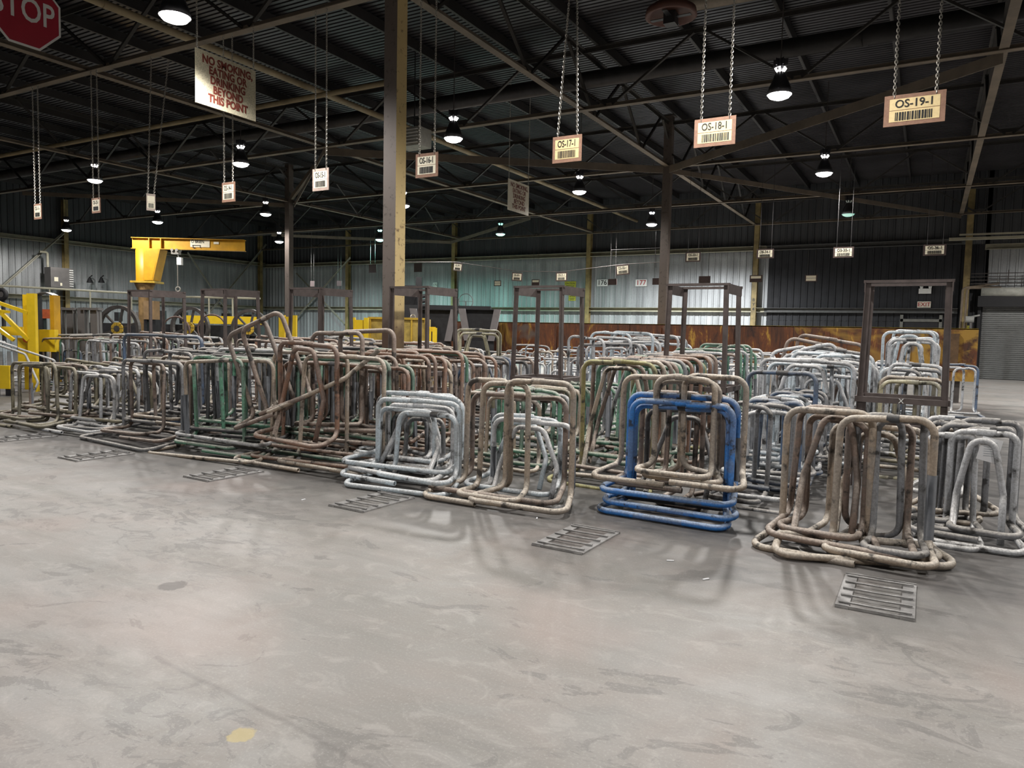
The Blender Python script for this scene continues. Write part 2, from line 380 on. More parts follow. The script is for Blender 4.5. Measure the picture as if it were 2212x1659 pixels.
COLG = col_mat('column_grey_brown', (.13, .105, .09), (.06, .05, .04))
COLY = col_mat('column_yellow', (.62, .47, .22), (.22, .14, .07))
COLYW = simple('wall_column_paint', (.30, .225, .09), .6, var=.5, scale=2.5)
GIRT = simple('girt_paint', (.42, .40, .30), .6, var=.3, scale=2)

# ------------------------------------------------------------------ setting
XL, XR, YB, YF = -41.5, 13.5, 37.0, -9.0
ZD = 8.75; ZC = 6.88
mb = MB(); mb.box(((XL+XR)/2, (YF+YB)/2, -.1), (XR-XL+1, YB-YF+1, .2)); struct(mb, 'floor', FLOOR)
def corrug(along, a0, a1, z0, z1, fixed, sgn, pitch=.305, dep=.03, skip=None):
    """vertical ribbed sheet; along 'x' or 'y'"""
    mb = MB(); x = a0; prof = []
    while x < a1:
        for dx, d in ((0, 0), (.20, 0), (.225, dep), (.275, dep)): prof.append((x+dx, d))
        x += pitch
    vs = []
    for t, d in prof:
        for z in (z0, z1): vs.append((t, fixed+sgn*d, z) if along == 'x' else (fixed+sgn*d, t, z))
    mb.add(vs, [(2*i, 2*i+2, 2*i+3, 2*i+1) for i in range(len(prof)-1)])
    return mb
DX0, DX1, DZ = 1.85, 6.3, 3.05
bk = corrug('x', XL, DX0, 0, ZD+.2, YB, -1); bk2 = corrug('x', DX1, XR, 0, ZD+.2, YB, -1); bk.add(bk2.v, bk2.f)
b3 = corrug('x', DX0, DX1, DZ, ZD+.2, YB, -1); bk.add(b3.v, b3.f)
bk.box(((XL+XR)/2, YB+.22, ZD/2), (XR-XL+.8, .2, ZD+.6))
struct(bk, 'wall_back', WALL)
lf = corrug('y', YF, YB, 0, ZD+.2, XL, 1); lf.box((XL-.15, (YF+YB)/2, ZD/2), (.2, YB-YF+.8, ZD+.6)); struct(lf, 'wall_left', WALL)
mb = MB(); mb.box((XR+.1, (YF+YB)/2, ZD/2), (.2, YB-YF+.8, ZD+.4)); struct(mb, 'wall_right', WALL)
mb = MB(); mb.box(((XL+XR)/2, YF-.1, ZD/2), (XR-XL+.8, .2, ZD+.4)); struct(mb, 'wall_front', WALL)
# darker cladding on the right half of the back wall
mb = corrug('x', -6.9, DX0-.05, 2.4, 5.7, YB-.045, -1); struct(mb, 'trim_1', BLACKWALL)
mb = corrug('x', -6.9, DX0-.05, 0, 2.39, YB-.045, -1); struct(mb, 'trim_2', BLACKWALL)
# roof deck with ribs along x
mb = MB(); prof = []; y = YF
while y < YB:
    for dy, d in ((0, 0), (.09, 0), (.105, .045), (.135, .045)): prof.append((y+dy, d))
    y += .15
vs = []
for t, d in prof: vs += [(XL, t, ZD+d), (XR, t, ZD+d)]
mb.add(vs, [(2*i, 2*i+1, 2*i+3, 2*i+2) for i in range(len(prof)-1)])
mb.box(((XL+XR)/2, (YF+YB)/2, ZD+.25), (XR-XL+1, YB-YF+1, .3)); struct(mb, 'ceiling', DECK)
# roll-up door
mb = MB(); z = .02
while z < DZ-.02:
    mb.box(((DX0+DX1)/2, YB-.03, z+.04), (DX1-DX0, .05, .072)); z += .085
dr = struct(mb, 'door_1', simple('door_slats', (.20, .205, .20), .5, .4, var=.15))
mb = MB()
for x in (DX0-.06, DX1+.06): mb.box((x, YB-.12, DZ/2), (.12, .14, DZ))
mb.box(((DX0+DX1)/2, YB-.25, DZ+.22), (DX1-DX0+.3, .4, .45)); mb.build('door_frame', BLACK, dr)
mb = MB(); mb.tube([(DX0-.05, YB-.35, DZ+.62), (DX0+1.2, YB-.37, DZ+.6), (DX1, YB-.35, DZ+.63)], .2, 12); mb.build('door_curtain_roll', simple('dirty_canvas', (.45, .45, .40), .8, var=.3, scale=4), dr, True)
# personnel door in the dark wall
mb = MB(); c = atY(2000, 700, YB-.1)
for x in (-.75, .75): mb.box((c.x+x-.2, YB-.14, 1.35), (.12, .1, 2.7))
mb.box((c.x-.2, YB-.14, 2.45), (1.6, .1, .12)); d2 = struct(mb, 'door_2', simple('door_frame_grey', (.17, .17, .15), .6))
mb = MB(); mb.box((c.x-.2, YB-.12, 1.2), (1.4, .05, 2.38)); mb.build('door_leaf', BLACK, d2)

# girts
def girt(name, a, b, z, matx, dep=.24):
    mb = MB(); a = Vector(a); b = Vector(b)
    mb.bar((a.x, a.y, z), (b.x, b.y, z), .012, .2); X = (b-a).normalized(); Yv = Vector((0, -1, 0)) if abs(X.x) > .5 else Vector((1, 0, 0))
    for q in (-.1, .1): mb.bar(Vector((a.x, a.y, z+q))+Yv*(dep/2), Vector((b.x, b.y, z+q))+Yv*(dep/2), dep, .012)
    return struct(mb, name, matx)
n = 3
for z, q in ((5.82, 0), (2.87, 1)):
    for a, b in (((XL+.1, YB-.1), (-7.0, YB-.1)),):
        girt('trim_%d' % n, (*a, 0), (*b, 0), z, GIRT, .3); n += 1
    girt('trim_%d' % n, (-7.0, YB-.12, 0), (1.0, YB-.12, 0), z, simple('dark_girt_%d' % q, (.12, .12, .115), .7), .22); n += 1
    girt('trim_%d' % n, (XL+.1, YF+.5, 0), (XL+.1, YB-.1, 0), z+.1*(1-q), GIRT, .3); n += 1
girt('trim_%d' % n, (DX0, YB-.12, 0), (XR-.1, YB-.12, 0), 5.55, GIRT, .22)

# ------------------------------------------------------------------ columns
def column(x, y, top, label, grp=None, s=.25, mats=(COLG, COLY)):
    r = empty('steel_column', (x, y, 0), label=label, cat='column', group=grp)
    mb = MB(); mb.box((0, 0, top/2), (s, s, top)); 
    mb.mi = [1 if k == 1 else 0 for k in range(6)]   # the side that looks down the rows is painted yellow
    mb.build('shaft', list(mats), r)
    mb = MB(); mb.box((0, 0, .01), (s*1.7, s*1.7, .02))
    for a in (-1, 1):
        for b in (-1, 1): mb.cyl((a*s*.68, b*s*.68, .02), (a*s*.68, b*s*.68, .06), .015, 6)
    mb.build('base_plate', STEEL_D, r)
    mb = MB(); mb.box((0, 0, top-.02), (s*1.5, s*1.5, .04)); mb.build('cap_plate', STEEL_D, r)
    return r
column(-7.5, 9.3, ZD-.25, 'nearest steel column, yellow right face with rusty black foot')
column(-7.5, 22.95, ZD-.25, 'brown steel column right behind the rusty barrier, carrying the diagonal braces', mats=(COLG, COLG))
column(-24.1, 22.8, ZD-.25, 'distant brown steel column right of the yellow crane', mats=(COLG, COLG))
column(9.1, 9.3, ZD-.25, 'steel column on the right side of the aisle', mats=(COLG, COLG))
column(9.1, 22.95, ZD-.25, 'steel column at the right near the roll-up door', mats=(COLG, COLG))
for x, lab in ((-7.45, 'yellow wall column with black letters, at the left edge of the black wall'), (-16.2, 'rusty yellow wall column left of the number 176'),
               (-25.0, 'wall column in the middle of the green lit wall'), (-33.4, 'yellowish wall column right of the wall cross brace'), (1.25, 'wall column just left of the roll-up door')):
    r = empty('wall_column', (x, YB-.3, 0), label=lab, cat='column')
    mb = MB(); mb.box((0, -.12, 4.1), (.24, .012, 8.2)); mb.box((0, .12, 4.1), (.24, .012, 8.2)); mb.box((0, 0, 4.1), (.012, .24, 8.2)); mb.build('shaft', COLYW, r)
    mb = MB(); mb.box((0, 0, .01), (.34, .34, .02)); mb.build('base_plate', STEEL_D, r)
    if x == -7.45:
        for i, ch in enumerate('BY4'): text_mesh(ch, .2, INK, r, 'painted_letter', Matrix.Translation((0, -.13, 3.35-i*.22)) @ Matrix.Rotation(math.pi/2, 4, 'X'))
for y, lab in ((22.9, 'left wall column above the grey electrical cabinet'), (36.3, 'yellow corner column where the left wall meets the back wall')):
    r = empty('wall_column', (XL+.3, y, 0), label=lab, cat='column')
    mb = MB(); mb.box((.12, 0, 4.1), (.012, .24, 8.2)); mb.box((-.12, 0, 4.1), (.012, .24, 8.2)); mb.box((0, 0, 4.1), (.24, .012, 8.2)); mb.build('shaft', COLYW, r)
    mb = MB(); mb.box((0, 0, .01), (.34, .34, .02)); mb.build('base_plate', STEEL_D, r)

# ------------------------------------------------------------------ roof steel
def truss(p0, p1, name, label, nodes_, grp, tall=ZD-.45-ZC, wd=.16):
    """p0,p1 ends at bottom chord level; nodes_ = list of distances of the V bottoms"""
    p0, p1 = Vector(p0), Vector(p1); d = (p1-p0).normalized(); L = (p1-p0).length
    r = empty(name, p0, label=label, cat='roof truss'); Zv = Vector((0, 0, 1))
    mb = MB(); mb.angle((0, 0, 0), d*L, wd, .016); mb.build('bottom_chord', CHORD, r)
    mb = MB(); mb.angle(Zv*tall, d*L+Zv*tall, wd, .016, flip=-1); mb.build('top_chord', TRUSS, r)
    half = (nodes_[1]-nodes_[0])/2
    for t in nodes_:
        for q in (-1, 1):
            e = t+q*half*.94
            if 0 <= t <= L and 0 <= e <= L:
                mb = MB(); mb.bar(d*(t+q*.08)+Zv*.06, d*e+Zv*(tall-.06), .07, .05); mb.build('web_member', TRUSS, r)
        if 0 <= t <= L:
            mb = MB(); mb.box(d*t+Zv*.1, (.4, .012, .18) if abs(d.x) > .5 else (.012, .4, .18)); mb.build('gusset_plate', TRUSS, r)
    return r
xn = [-10.95+4.15*k - (XL+.2) for k in range(-8, 7)]; xn = [t for t in xn if t > 0]
ordn = ['nearest', 'second', 'third', 'fourth', 'fifth']
for k, y in enumerate((9.35, 16.3, 22.95, 29.8, 36.3)):
    truss((XL+.2, y, ZC), (XR-.2, y, ZC), 'roof_truss', '%s roof truss with zigzag webs running left to right under the deck' % ordn[k], xn, 'trusses')
truss((XL+.2, 2.4, ZC), (XR-.2, 2.4, ZC), 'roof_truss', 'roof truss running left to right over the front aisle', xn, 'trusses')
yn = [2.0+3.41*k for k in range(14)]
for x, lab in ((-7.5, 'long roof truss receding over the nearest column to the back wall'), (-24.1, 'roof truss receding over the distant column beside the crane'),
               (.9, 'roof truss receding above the sign OS-19-1 at the right edge'), (9.1, 'roof truss receding on the right column line')):
    truss((x, YF+.2, ZC+.03), (x, YB-.2, ZC+.03), 'roof_truss', lab, yn, 'trusses', tall=ZD-.5-ZC)
mb = MB(); mb.angle((-15.9, YF+.2, ZC+.05), (-15.9, YB-.2, ZC+.05), .18, .014)
tag(mb.build('tie_strut', CHORD), 'flat steel strut receding between the two column lines at truss bottom level', 'roof beam')
k = 0; x = XL+1.0
pn = 0
while x < XR:
    mb = MB(); mb.channel((x, YF+.1, ZD-.14), (x, YB-.1, ZD-.14), .07, .24, .012)
    o = mb.build('purlin', PURL)
    tag(o, 'dark channel purlin under the roof deck, one of the evenly spaced row', 'purlin', 'purlins under the roof deck'); x += 2.075
# horizontal braces, knee braces
def brace(name, a, b, wd, ht, label, matx=BRACE):
    mb = MB(); mb.bar(a, b, wd, ht); return tag(mb.build(name, matx), label, 'brace')
brace('diagonal_brace', (-7.4, 22.8, ZC-.08), (.9, 16.4, ZC-.08), .02, .22, 'wide flat diagonal brace rising right from the column behind the barrier')
brace('diagonal_brace', (-7.6, 22.8, ZC-.08), (-15.9, 16.4, ZC-.08), .02, .22, 'wide flat diagonal brace running left from the column behind the barrier')
brace('diagonal_brace', (-7.4, 23.1, ZC-.08), (.9, 36.3, ZC-.08), .02, .16, 'thin diagonal brace from the column behind the barrier toward the dark back wall')
brace('diagonal_brace', (-24.0, 23.0, ZC-.08), (-15.9, 16.4, ZC-.08), .02, .16, 'diagonal brace between the distant column and the middle strut')
brace('diagonal_brace', (-24.2, 23.0, ZC-.08), (-32.5, 16.4, ZC-.08), .02, .16, 'diagonal brace left of the distant column toward the left wall')
brace('diagonal_brace', (-16.2, 29.9, ZC-.08), (-25, 36.3, ZC-.1), .02, .16, 'diagonal brace before the middle of the back wall')
brace('diagonal_brace', (-33, 29.9, ZC-.08), (-25, 36.3, ZC-.1), .02, .16, 'far diagonal brace before the left part of the back wall')
brace('knee_brace', (-23.85, 22.7, ZC+.15), (-22.5, 22.7, ZD-.5), .14, .14, 'short thick knee brace at the head of the distant column')
# wall cross braces
W = lambda x, y: atY(x, y, YB-.45)
WL = lambda x, y: atX(x, y, XL+.45)
for i, (a, b, lab) in enumerate(((WL(405, 545), WL(503, 690), 'cross brace bar on the left wall falling right, beside the crane boom'), (WL(575, 528), WL(440, 690), 'cross brace bar on the left wall rising right, beside the crane boom'),
                (W(640, 590), W(745, 700), 'cross brace bar on the back wall falling right'), (W(757, 556), W(628, 700), 'cross brace bar on the back wall rising right'),
                (WL(138, 503), WL(2, 622), 'long diagonal brace bar on the left wall above the yellow rack'))):
    mb = MB(); mb.angle(a, b, .13, .012, up=Vector((0, -1, 0)) if i in (2, 3) else Vector((1, 0, 0))); tag(mb.build('cross_brace', simple('brace_pale_%d' % i, (.34, .33, .27), .6)), lab, 'brace')
# ducts and pipes
def pipe(name, a, b, r, label, matx, bands=0, cat='duct'):
    a, b = Vector(a), Vector(b)
    mb = MB(); mb.tube([a, b], r, 20, hollow=False); o = mb.build(name, matx, smooth=True)
    tag(o, label, cat)
    if bands:
        d = (b-a)
        for k in range(1, bands):
            c = a+d*(k/bands); q = MB(); q.tube([c-d.normalized()*.04, c+d.normalized()*.04], r*1.06, 20, hollow=False); q.build('seam_band', matx, o, True)
    return o
pipe('round_duct', (XL+1, 17.2, 7.95), (5, 17.4, 7.95), .2, 'long round duct crossing under the roof deck behind the second truss', DUCT, 14)
pipe('round_duct', (-4.1, 13.3, 7.55), (6.5, 13.7, 7.55), .16, 'short pale round duct under the deck at the upper right', simple('pale_duct', (.30, .25, .19), .45, .3, var=.3), 4)
pipe('sprinkler_pipe', (-13.3, YF+.5, 7.35), (-13.3, YB-1, 7.35), .075, 'thick yellowish pipe receding under the roof at upper left', simple('yellowish_pipe', (.36, .28, .16), .6, var=.35, scale=2), 8, 'pipe')
pipe('sprinkler_pipe', (XL+1, 13.3, 7.15), (-10.5, 13.3, 7.15), .06, 'yellowish branch pipe running left to right behind the first truss', simple('yellowish_pipe_two', (.34, .27, .15), .6, var=.35, scale=2), 8, 'pipe')
pipe('sprinkler_pipe', (XL+1, 30.8, 7.0), (4, 30.8, 7.0), .04, 'thin far pipe crossing before the back wall', PURL, 0, 'pipe')
# exhaust fan cowl
c = atz(1450, 15, 7.2); r = empty('exhaust_fan', c, label='dark reddish round exhaust fan hanging under the roof at top', cat='fan')
mb = MB(); mb.lathe([(0, .05), (.28, .05), (.42, -.05), (.44, -.16), (.40, -.17), (.30, -.1), (0, -.08)]); mb.build('cowl', COPPER, r, True)
mb = MB(); mb.box((0, 0, -.2), (.2, .2, .2)); mb.build('motor', DARKM, r)
mb = MB()
for k in range(4): mb.box((.2*math.cos(k*1.57), .2*math.sin(k*1.57), -.18), (.3, .09, .01), rz=k*1.57)
mb.build('fan_blade', DARKM, r)
mb = MB(); mb.cyl((0, 0, .05), (0, 0, ZD-7.25), .03, 8); mb.build('hanging_rod', DARKM, r)
c = atz(895, 300, 6.4); r = empty('unit_heater', c, label='small pale unit heater high behind the nearest column', cat='heater')
mb = MB(); mb.box((0, 0, 0), (.7, .5, .45)); mb.build('housing', simple('heater_enamel', (.40, .39, .34), .5), r)
mb = MB()
for k in range(5): mb.box((0, -.27, -.16+k*.08), (.6, .06, .012))
mb.build('louvre', WHITEM, r)
mb = MB(); mb.cyl((0, 0, .22), (0, 0, ZD-c.z), .015, 6); mb.build('hanging_rod', DARKM, r)

# ------------------------------------------------------------------ high bay lamps
SHADE = simple('lamp_shade_metal', (.10, .10, .11), .3, .8, var=.2)
def emat(name, c, s):
    M, nt, B, ns, L = nodes(name); B.inputs['Base Color'].default_value = (.8, .8, .8, 1)
    B.inputs['Emission Color'].default_value = (*c, 1); B.inputs['Emission Strength'].default_value = s; return M
EM = {}
def make_lamp(p, k, c, label):
    r = empty('high_bay_lamp', p, label=label, cat='lamp', group='high bay lamps')
    mb = MB(); mb.lathe([(.07, .42), (.10, .40), (.13, .30), (.20, .14), (.235, .0), (.225, .0), (.19, .14), (.12, .29), (.06, .39)]); mb.build('bell_shade', SHADE, r, True)
    if (c, k) not in EM: EM[(c, k)] = (emat('lamp_lens_glow', c, 16*min(k, 1) if k > .1 else .5), emat('lamp_top_glow', c, 6*min(k, 1) if k > .1 else .02))
    mb = MB(); mb.lathe([(0, -.085), (.10, -.078), (.18, -.045), (.226, .012)]); mb.build('lens', EM[(c, k)][0], r, True)
    mb = MB(); mb.cyl((0, 0, .52), (0, 0, .66), .08, 12)
    for q in range(6):
        a = q*math.pi/3; mb.box((.1*math.cos(a), .1*math.sin(a), .6), (.07, .012, .13), rz=a)
    mb.build('ballast_housing', SHADE, r)
    mb = MB()
    for q in range(6):
        a = (q+.5)*math.pi/3; mb.tube([(.055*math.cos(a), .055*math.sin(a), .43), (.105*math.cos(a), .105*math.sin(a), .5)], .02, 6, hollow=False)
    mb.build('glowing_vent', EM[(c, k)][1], r)
    mb = MB(); mb.cyl((0, 0, .40), (0, 0, .54), .045, 10); mb.build('neck', SHADE, r)
    mb = MB(); mb.cyl((0, 0, .66), (0, 0, ZD-p[2]-.02), .011, 6); mb.build('hanging_rod', STEEL_D, r)
    ld = bpy.data.lights.new('lamp_light', 'SPOT'); ld.energy = LAMP_W*k; ld.color = c; ld.spot_size = math.radians(168 if (p[1] > 28 or p[0] < -35) else 160); ld.spot_blend = .45; ld.shadow_soft_size = .16
    lo = bpy.data.objects.new('lamp_light', ld); COL.objects.link(lo); lo.parent = r; lo.location = (0, 0, -.28)
    return r
for (x, y, z, k, c, lab) in LAMPS: make_lamp((x, y, z), k, c, lab)

# ------------------------------------------------------------------ signs
def chain_mesh(L, link=.045, r=.0045):
    mb = MB(); k = 0; z = 0
    while z < L:
        a = Vector((1, 0, 0)) if k % 2 else Vector((0, 1, 0)); h = link/2; q = link*.28
        pts = [(-q, -h+q), (-q*.6, -h), (q*.6, -h), (q, -h+q), (q, h-q), (q*.6, h), (-q*.6, h), (-q, h-q)]
        mb.tube([a*u+Vector((0, 0, z+v)) for u, v in pts], r, 4, closed=True); z += link*.76; k += 1
    me = MB.build(mb, 'chain', CHAINM); m_ = me.data; bpy.data.objects.remove(me); return m_
CH = {}
def chain(parent, a, b, near=True):
    a, b = Vector(a), Vector(b); L = (b-a).length
    if near:
        key = math.ceil(L*20)/20
        if key not in CH: CH[key] = chain_mesh(key)
        o = bpy.data.objects.new('chain', CH[key]); COL.objects.link(o)
    else:
        mb = MB(); mb.cyl((0, 0, 0), (0, 0, L), .006, 5); o = mb.build('chain', PURL)
    o.parent = parent; o.location = a; o.rotation_euler = (b-a).to_track_quat('Z', 'Y').to_euler(); return o
def barcode(parent, w_, h_, c, m_, mat=INK):
    mb = MB(); x = -w_/2; rr = random.Random(3)
    while x < w_/2:
        q = rr.choice((.006, .010, .016))*w_/.3; mb.box((x+q/2, 0, 0), (q, .002, h_)); x += q+rr.choice((.006, .009))*w_/.3
    mb.v = [tuple(Vector(v)+Vector(c)) for v in mb.v]; return mb.build('barcode', mat, parent)
def rack_sign(px, py, wpx, hpx, Y, txt, label, board, lab, top=None, near=True, roll=0., yaw=0., grp=None):
    c = atY(px, py, Y); D = (c-EYE).dot(fw); W_ = wpx*D/F/math.cos(YAW+.15); H_ = hpx*D/F
    r = empty('rack_sign', c, (0, roll, yaw), label, 'sign', grp)
    mb = MB(); mb.box((0, 0, 0), (W_, .015, H_)); mb.build('board', board, r)
    mb = MB(); mb.box((0, -.009, H_*.19), (W_*.82, .003, H_*.36)); mb.box((0, -.009, -H_*.19), (W_*.82, .003, H_*.36)); mb.build('label_sheet', lab, r)
    if txt: text_mesh(txt, H_*.36, INK, r, 'lettering', Matrix.Translation((0, -.013, H_*.19)) @ Matrix.Rotation(math.pi/2, 4, 'X'), sx=W_*.74/(H_*.36*.56*len(txt)))
    barcode(r, W_*.62, H_*.27, (0, -.012, -H_*.20), None)
    if top:
        for q, (dx, dz) in zip((-1, 1), top): chain(r, (q*W_*.34, 0, H_*.46), (q*W_*.34+dx, 0, dz-c.z), near)
    return r
SG = 'hanging rack signs'
t0 = [(0, ZC-.05)]*2
rack_sign(1975, 235, 92, 66, 9.3, 'OS-19-1', 'brown hanging board with yellow label reading OS-19-1', BOARD, LABELY, t0)
rack_sign(1544, 285, 70, 60, 9.3, 'OS-18-1', 'brown hanging board with yellow label reading OS-18-1', BOARD, LABELY, t0)
rack_sign(1225, 322, 54, 56, 9.3, 'OS-17-1', 'brown hanging board with yellow label reading OS-17-1', BOARD, LABELY, [(.17, ZC-.05), (-.08, ZC-.05)])
rack_sign(922, 357, 46, 51, 9.3, 'OS-16-1', 'brown hanging board with cream label reading OS-16-1', BOARD, LABELW, t0)
rack_sign(693, 388, 37, 47, 9.3, 'OS-15-1', 'pale hanging board with white label reading OS-15-1', simple('pale_board', (.5, .38, .32), .8), LABELW, t0)
rack_sign(494, 415, 32, 42, 9.3, 'OS-14-1', 'brown hanging board with white label reading OS-14-1', BOARD, LABELW, t0)
rack_sign(326, 437, 14, 36, 9.3, '', 'crumpled board turned edge-on, hanging from a single long chain', simple('bent_board', (.5, .42, .36), .8), LABELW, [(.1, ZC-.05), (.3, ZC-.05)], yaw=1.2)
rack_sign(208, 444, 24, 32, 9.3, 'OS-12-1', 'small hanging board reading OS-12-1 right under the glaring lamp', BOARD, LABELW, t0)
rack_sign(82, 457, 23, 33, 9.3, 'OS-11-1', 'leftmost small hanging board reading OS-11-1', BOARD, LABELW, t0)
YFR = 22.95
for px, py, wx, hy, txt, roll, top in ((1653, 548, 28, 20, 'OS-34-1', 0, 1), (1822, 545, 32, 23, 'OS-35-1', 0, 1), (2019, 540, 34, 24, 'OS-36-1', 0, 1), (1497, 555, 26, 21, 'OS-33-1', 0, 1),
        (1345, 583, 24, 22, 'OS-32-1', -.08, 0), (1213, 598, 21, 19, 'OS-31-1', 0, 0), (1117, 598, 20, 18, 'OS-30-1', .08, 0), (989, 577, 18, 17, 'OS-29-1', .12, 0)):
    rack_sign(px, py, wx, hy, YFR, txt, 'small far sign with dark frame reading %s' % txt, BOARDD, LABELW, [(0, ZC-.05)]*2 if top else [(0, 3.98)]*2 if py < 590 and px > 1300 else None, near=False, roll=roll)
YM = 29.8
for px, py, wx, hy, lab, pale in ((1323, 609, 16, 13, 'little dark sign just right of the left white number plate', 0), (1419, 608, 16, 14, 'little dark sign between the right white number plate and the column', 0), (1522, 604, 20, 15, 'little dark sign in the middle of the bright wall patch', 0),
        (1633, 602, 21, 15, 'little sign with pale upper half before the lettered wall column', 1), (1752, 601, 20, 15, 'little cream sign alone before the black wall', 2), (1157, 610, 15, 13, 'little dark sign right of sign OS-30-1', 1),
        (1075, 612, 14, 12, 'little framed sign with yellow ring on the green wall', 2), (903, 578, 17, 19, 'dark blank board just right of the near column', 0), (805, 580, 17, 18, 'dark blank board just left of the near column', 0),
        (675, 613, 10, 12, 'dark blank board on the bright wall behind the rack', 0), (733, 612, 11, 11, 'tiny tilted dark board at the wall cross brace', 0)):
    c = atY(px, py, YM); D = (c-EYE).dot(fw); r = empty('rack_sign', c, label=lab, cat='sign')
    W_, H_ = wx*D/F/.8, hy*D/F
    mb = MB(); mb.box((0, 0, 0), (W_, .02, H_)); mb.build('board', BOARDD, r)
    if pale:
        mb = MB(); mb.box((0, -.013, H_*.2), (W_*.8, .004, H_*.35)); 
        if pale == 2: mb.box((0, -.013, -H_*.2), (W_*.8, .004, H_*.35))
        mb.build('label_sheet', LABELW, r)
    mb = MB(); mb.cyl((-W_*.3, 0, H_/2), (-W_*.3, 0, ZC-c.z+.1), .006, 4); mb.cyl((W_*.3, 0, H_/2), (W_*.3, 0, ZC-c.z+.1), .006, 4); mb.build('hanging_wire', STEEL_D, r)
pts = [atY(*q, YFR) for q in ((862, 566), (985, 566), (1060, 577), (1117, 586), (1213, 587), (1345, 571), (1430, 566))]
mb = MB(); mb.tube(pts, .012, 5); tag(mb.build('sagging_cable', STEEL_D), 'thin sagging cable carrying the small far signs', 'cable')
mb = MB(); mb.tube([atY(1320, 540, YFR), atY(1440, 535, YFR)], .012, 5); mb.tube([atY(1322, 540, YFR), atY(1322, 575, YFR)], .008, 5); mb.tube([atY(1416, 536, YFR), atY(1416, 578, YFR)], .008, 5); tag(mb.build('wire_hanger', PURL), 'thin wire bracket left of the column behind the barrier', 'wire')
for px, txt, cc, lab in ((1301, '176', INK, 'left white wall plate with black figures 176'), (1385, '177', REDINK, 'right white wall plate with red figures 177')):
    c = atY(px, 611, YB-.08); r = empty('number_plate', c, label=lab, cat='sign'); mb = MB(); mb.box((0, 0, 0), (.62, .02, .36)); mb.build('plate', WHITEM, r)
    text_mesh(txt, .36, cc, r, 'lettering', Matrix.Translation((0, -.013, 0)) @ Matrix.Rotation(math.pi/2, 4, 'X'))
c = atY(940, 616, YB-.08); r = empty('number_plate', c, label='small white plate reading 175 on the turquoise lit wall', cat='sign'); mb = MB(); mb.box((0, 0, 0), (.32, .02, .32)); mb.build('plate', WHITEM, r)
text_mesh('175', .2, INK, r, 'lettering', Matrix.Translation((0, -.013, 0)) @ Matrix.Rotation(math.pi/2, 4, 'X'))
for px, py, W_, H_, t, lab in ((1232, 615, .68, .36, 'CAUTION', 'upper dull yellow caution sign on the dark green wall'), (1236, 643, .42, .34, 'NOTICE', 'small bright yellow sign below the caution sign'), (2090, 709, .38, .22, 'CAUTION', 'small yellow sign at the hose valve beside the roll-up door')):
    c = atY(px, py, YB-.042); r = empty('warning_sign', c, label=lab, cat='sign'); mb = MB(); mb.box((0, 0, 0), (W_, .02, H_)); mb.build('plate', simple('sign_yellow_%d' % px, (.55, .52, .05), .5), r)
    text_mesh(t, H_*.35, INK, r, 'lettering', Matrix.Translation((0, -.013, H_*.18)) @ Matrix.Rotation(math.pi/2, 4, 'X'), sx=W_*.8/(H_*.35*.62*len(t)))
    mb = MB(); mb.box((0, -.013, -H_*.15), (W_*.75, .004, .02)); mb.box((0, -.013, -H_*.3), (W_*.6, .004, .02)); mb.build('small_print', INK, r)
c = atY(1996, 658, YB-.1); r = empty('exit_sign', c, label='white sign with red letters reading EXIT on the black wall', cat='sign'); mb = MB(); mb.box((0, 0, 0), (.52, .05, .27)); mb.build('plate', simple('exit_plate', (.85, .8, .66), .6), r)
text_mesh('EXIT', .24, REDINK, r, 'lettering', Matrix.Translation((0, -.03, 0)) @ Matrix.Rotation(math.pi/2, 4, 'X'))
c = atY(1998, 629, YB-.1); r = empty('emergency_light', c, label='white twin-head emergency light above the EXIT sign', cat='lamp'); mb = MB(); mb.box((0, 0, 0), (.48, .12, .22)); mb.build('battery_box', WHITEM, r)
for q in (-.14, .19):
    mb = MB(); mb.cyl((q, -.03, .1), (q, -.08, .22), .05, 12, r2=.07); mb.build('lamp_head', WHITEM, r)

def plane_x(pos_, ang=0.):  # board facing +x (text reads along -y -> +y when seen from +x)
    return Matrix.Translation(pos_) @ Matrix(((0, 0, 1), (1, 0, 0), (0, 1, 0))).to_4x4()
def nosmoking(X, y0, y1, z0, z1, label, tops, bm=SIGNCR, off=.035):
    r = empty('no_smoking_sign', (X, (y0+y1)/2, (z0+z1)/2), label=label, cat='sign'); W_, H_ = y1-y0, z1-z0
    mb = MB(); mb.box((0, 0, 0), (.02, W_, H_)); mb.build('board', bm, r)
    for i, t in enumerate(('NO SMOKING,', 'EATING OR', 'DRINKING', 'BEYOND', 'THIS POINT')):
        text_mesh(t, H_*.205, SREDINK, r, 'lettering', plane_x((.013, W_*.02, H_*(.345-i*.172))), ext=.002, off=off, sx=(W_*(.86, .66, .60, .46, .76)[i])/(H_*.205*.62*len(t)), space=1.02)
    for q, tz in zip((-1, 1), tops): chain(r, (0, q*W_*.47, H_*.47), (0, q*W_*.47, tz-(z0+z1)/2))
    return r
nosmoking(-10.7, 8.1, 9.33, 5.25, 6.13, 'large speckled cream sign reading NO SMOKING EATING OR DRINKING BEYOND THIS POINT', (ZD+.02, ZC))
nosmoking(-10.7, 18.38, 19.62, 5.08, 5.96, 'smaller far cream sign reading NO SMOKING EATING OR DRINKING BEYOND THIS POINT', (ZD+.02, ZD+.02), simple('brightened_cream_sign', (.88, .83, .68), .7, var=.15, scale=40), .015)  # board colour brightened in place of lamp light that misses it
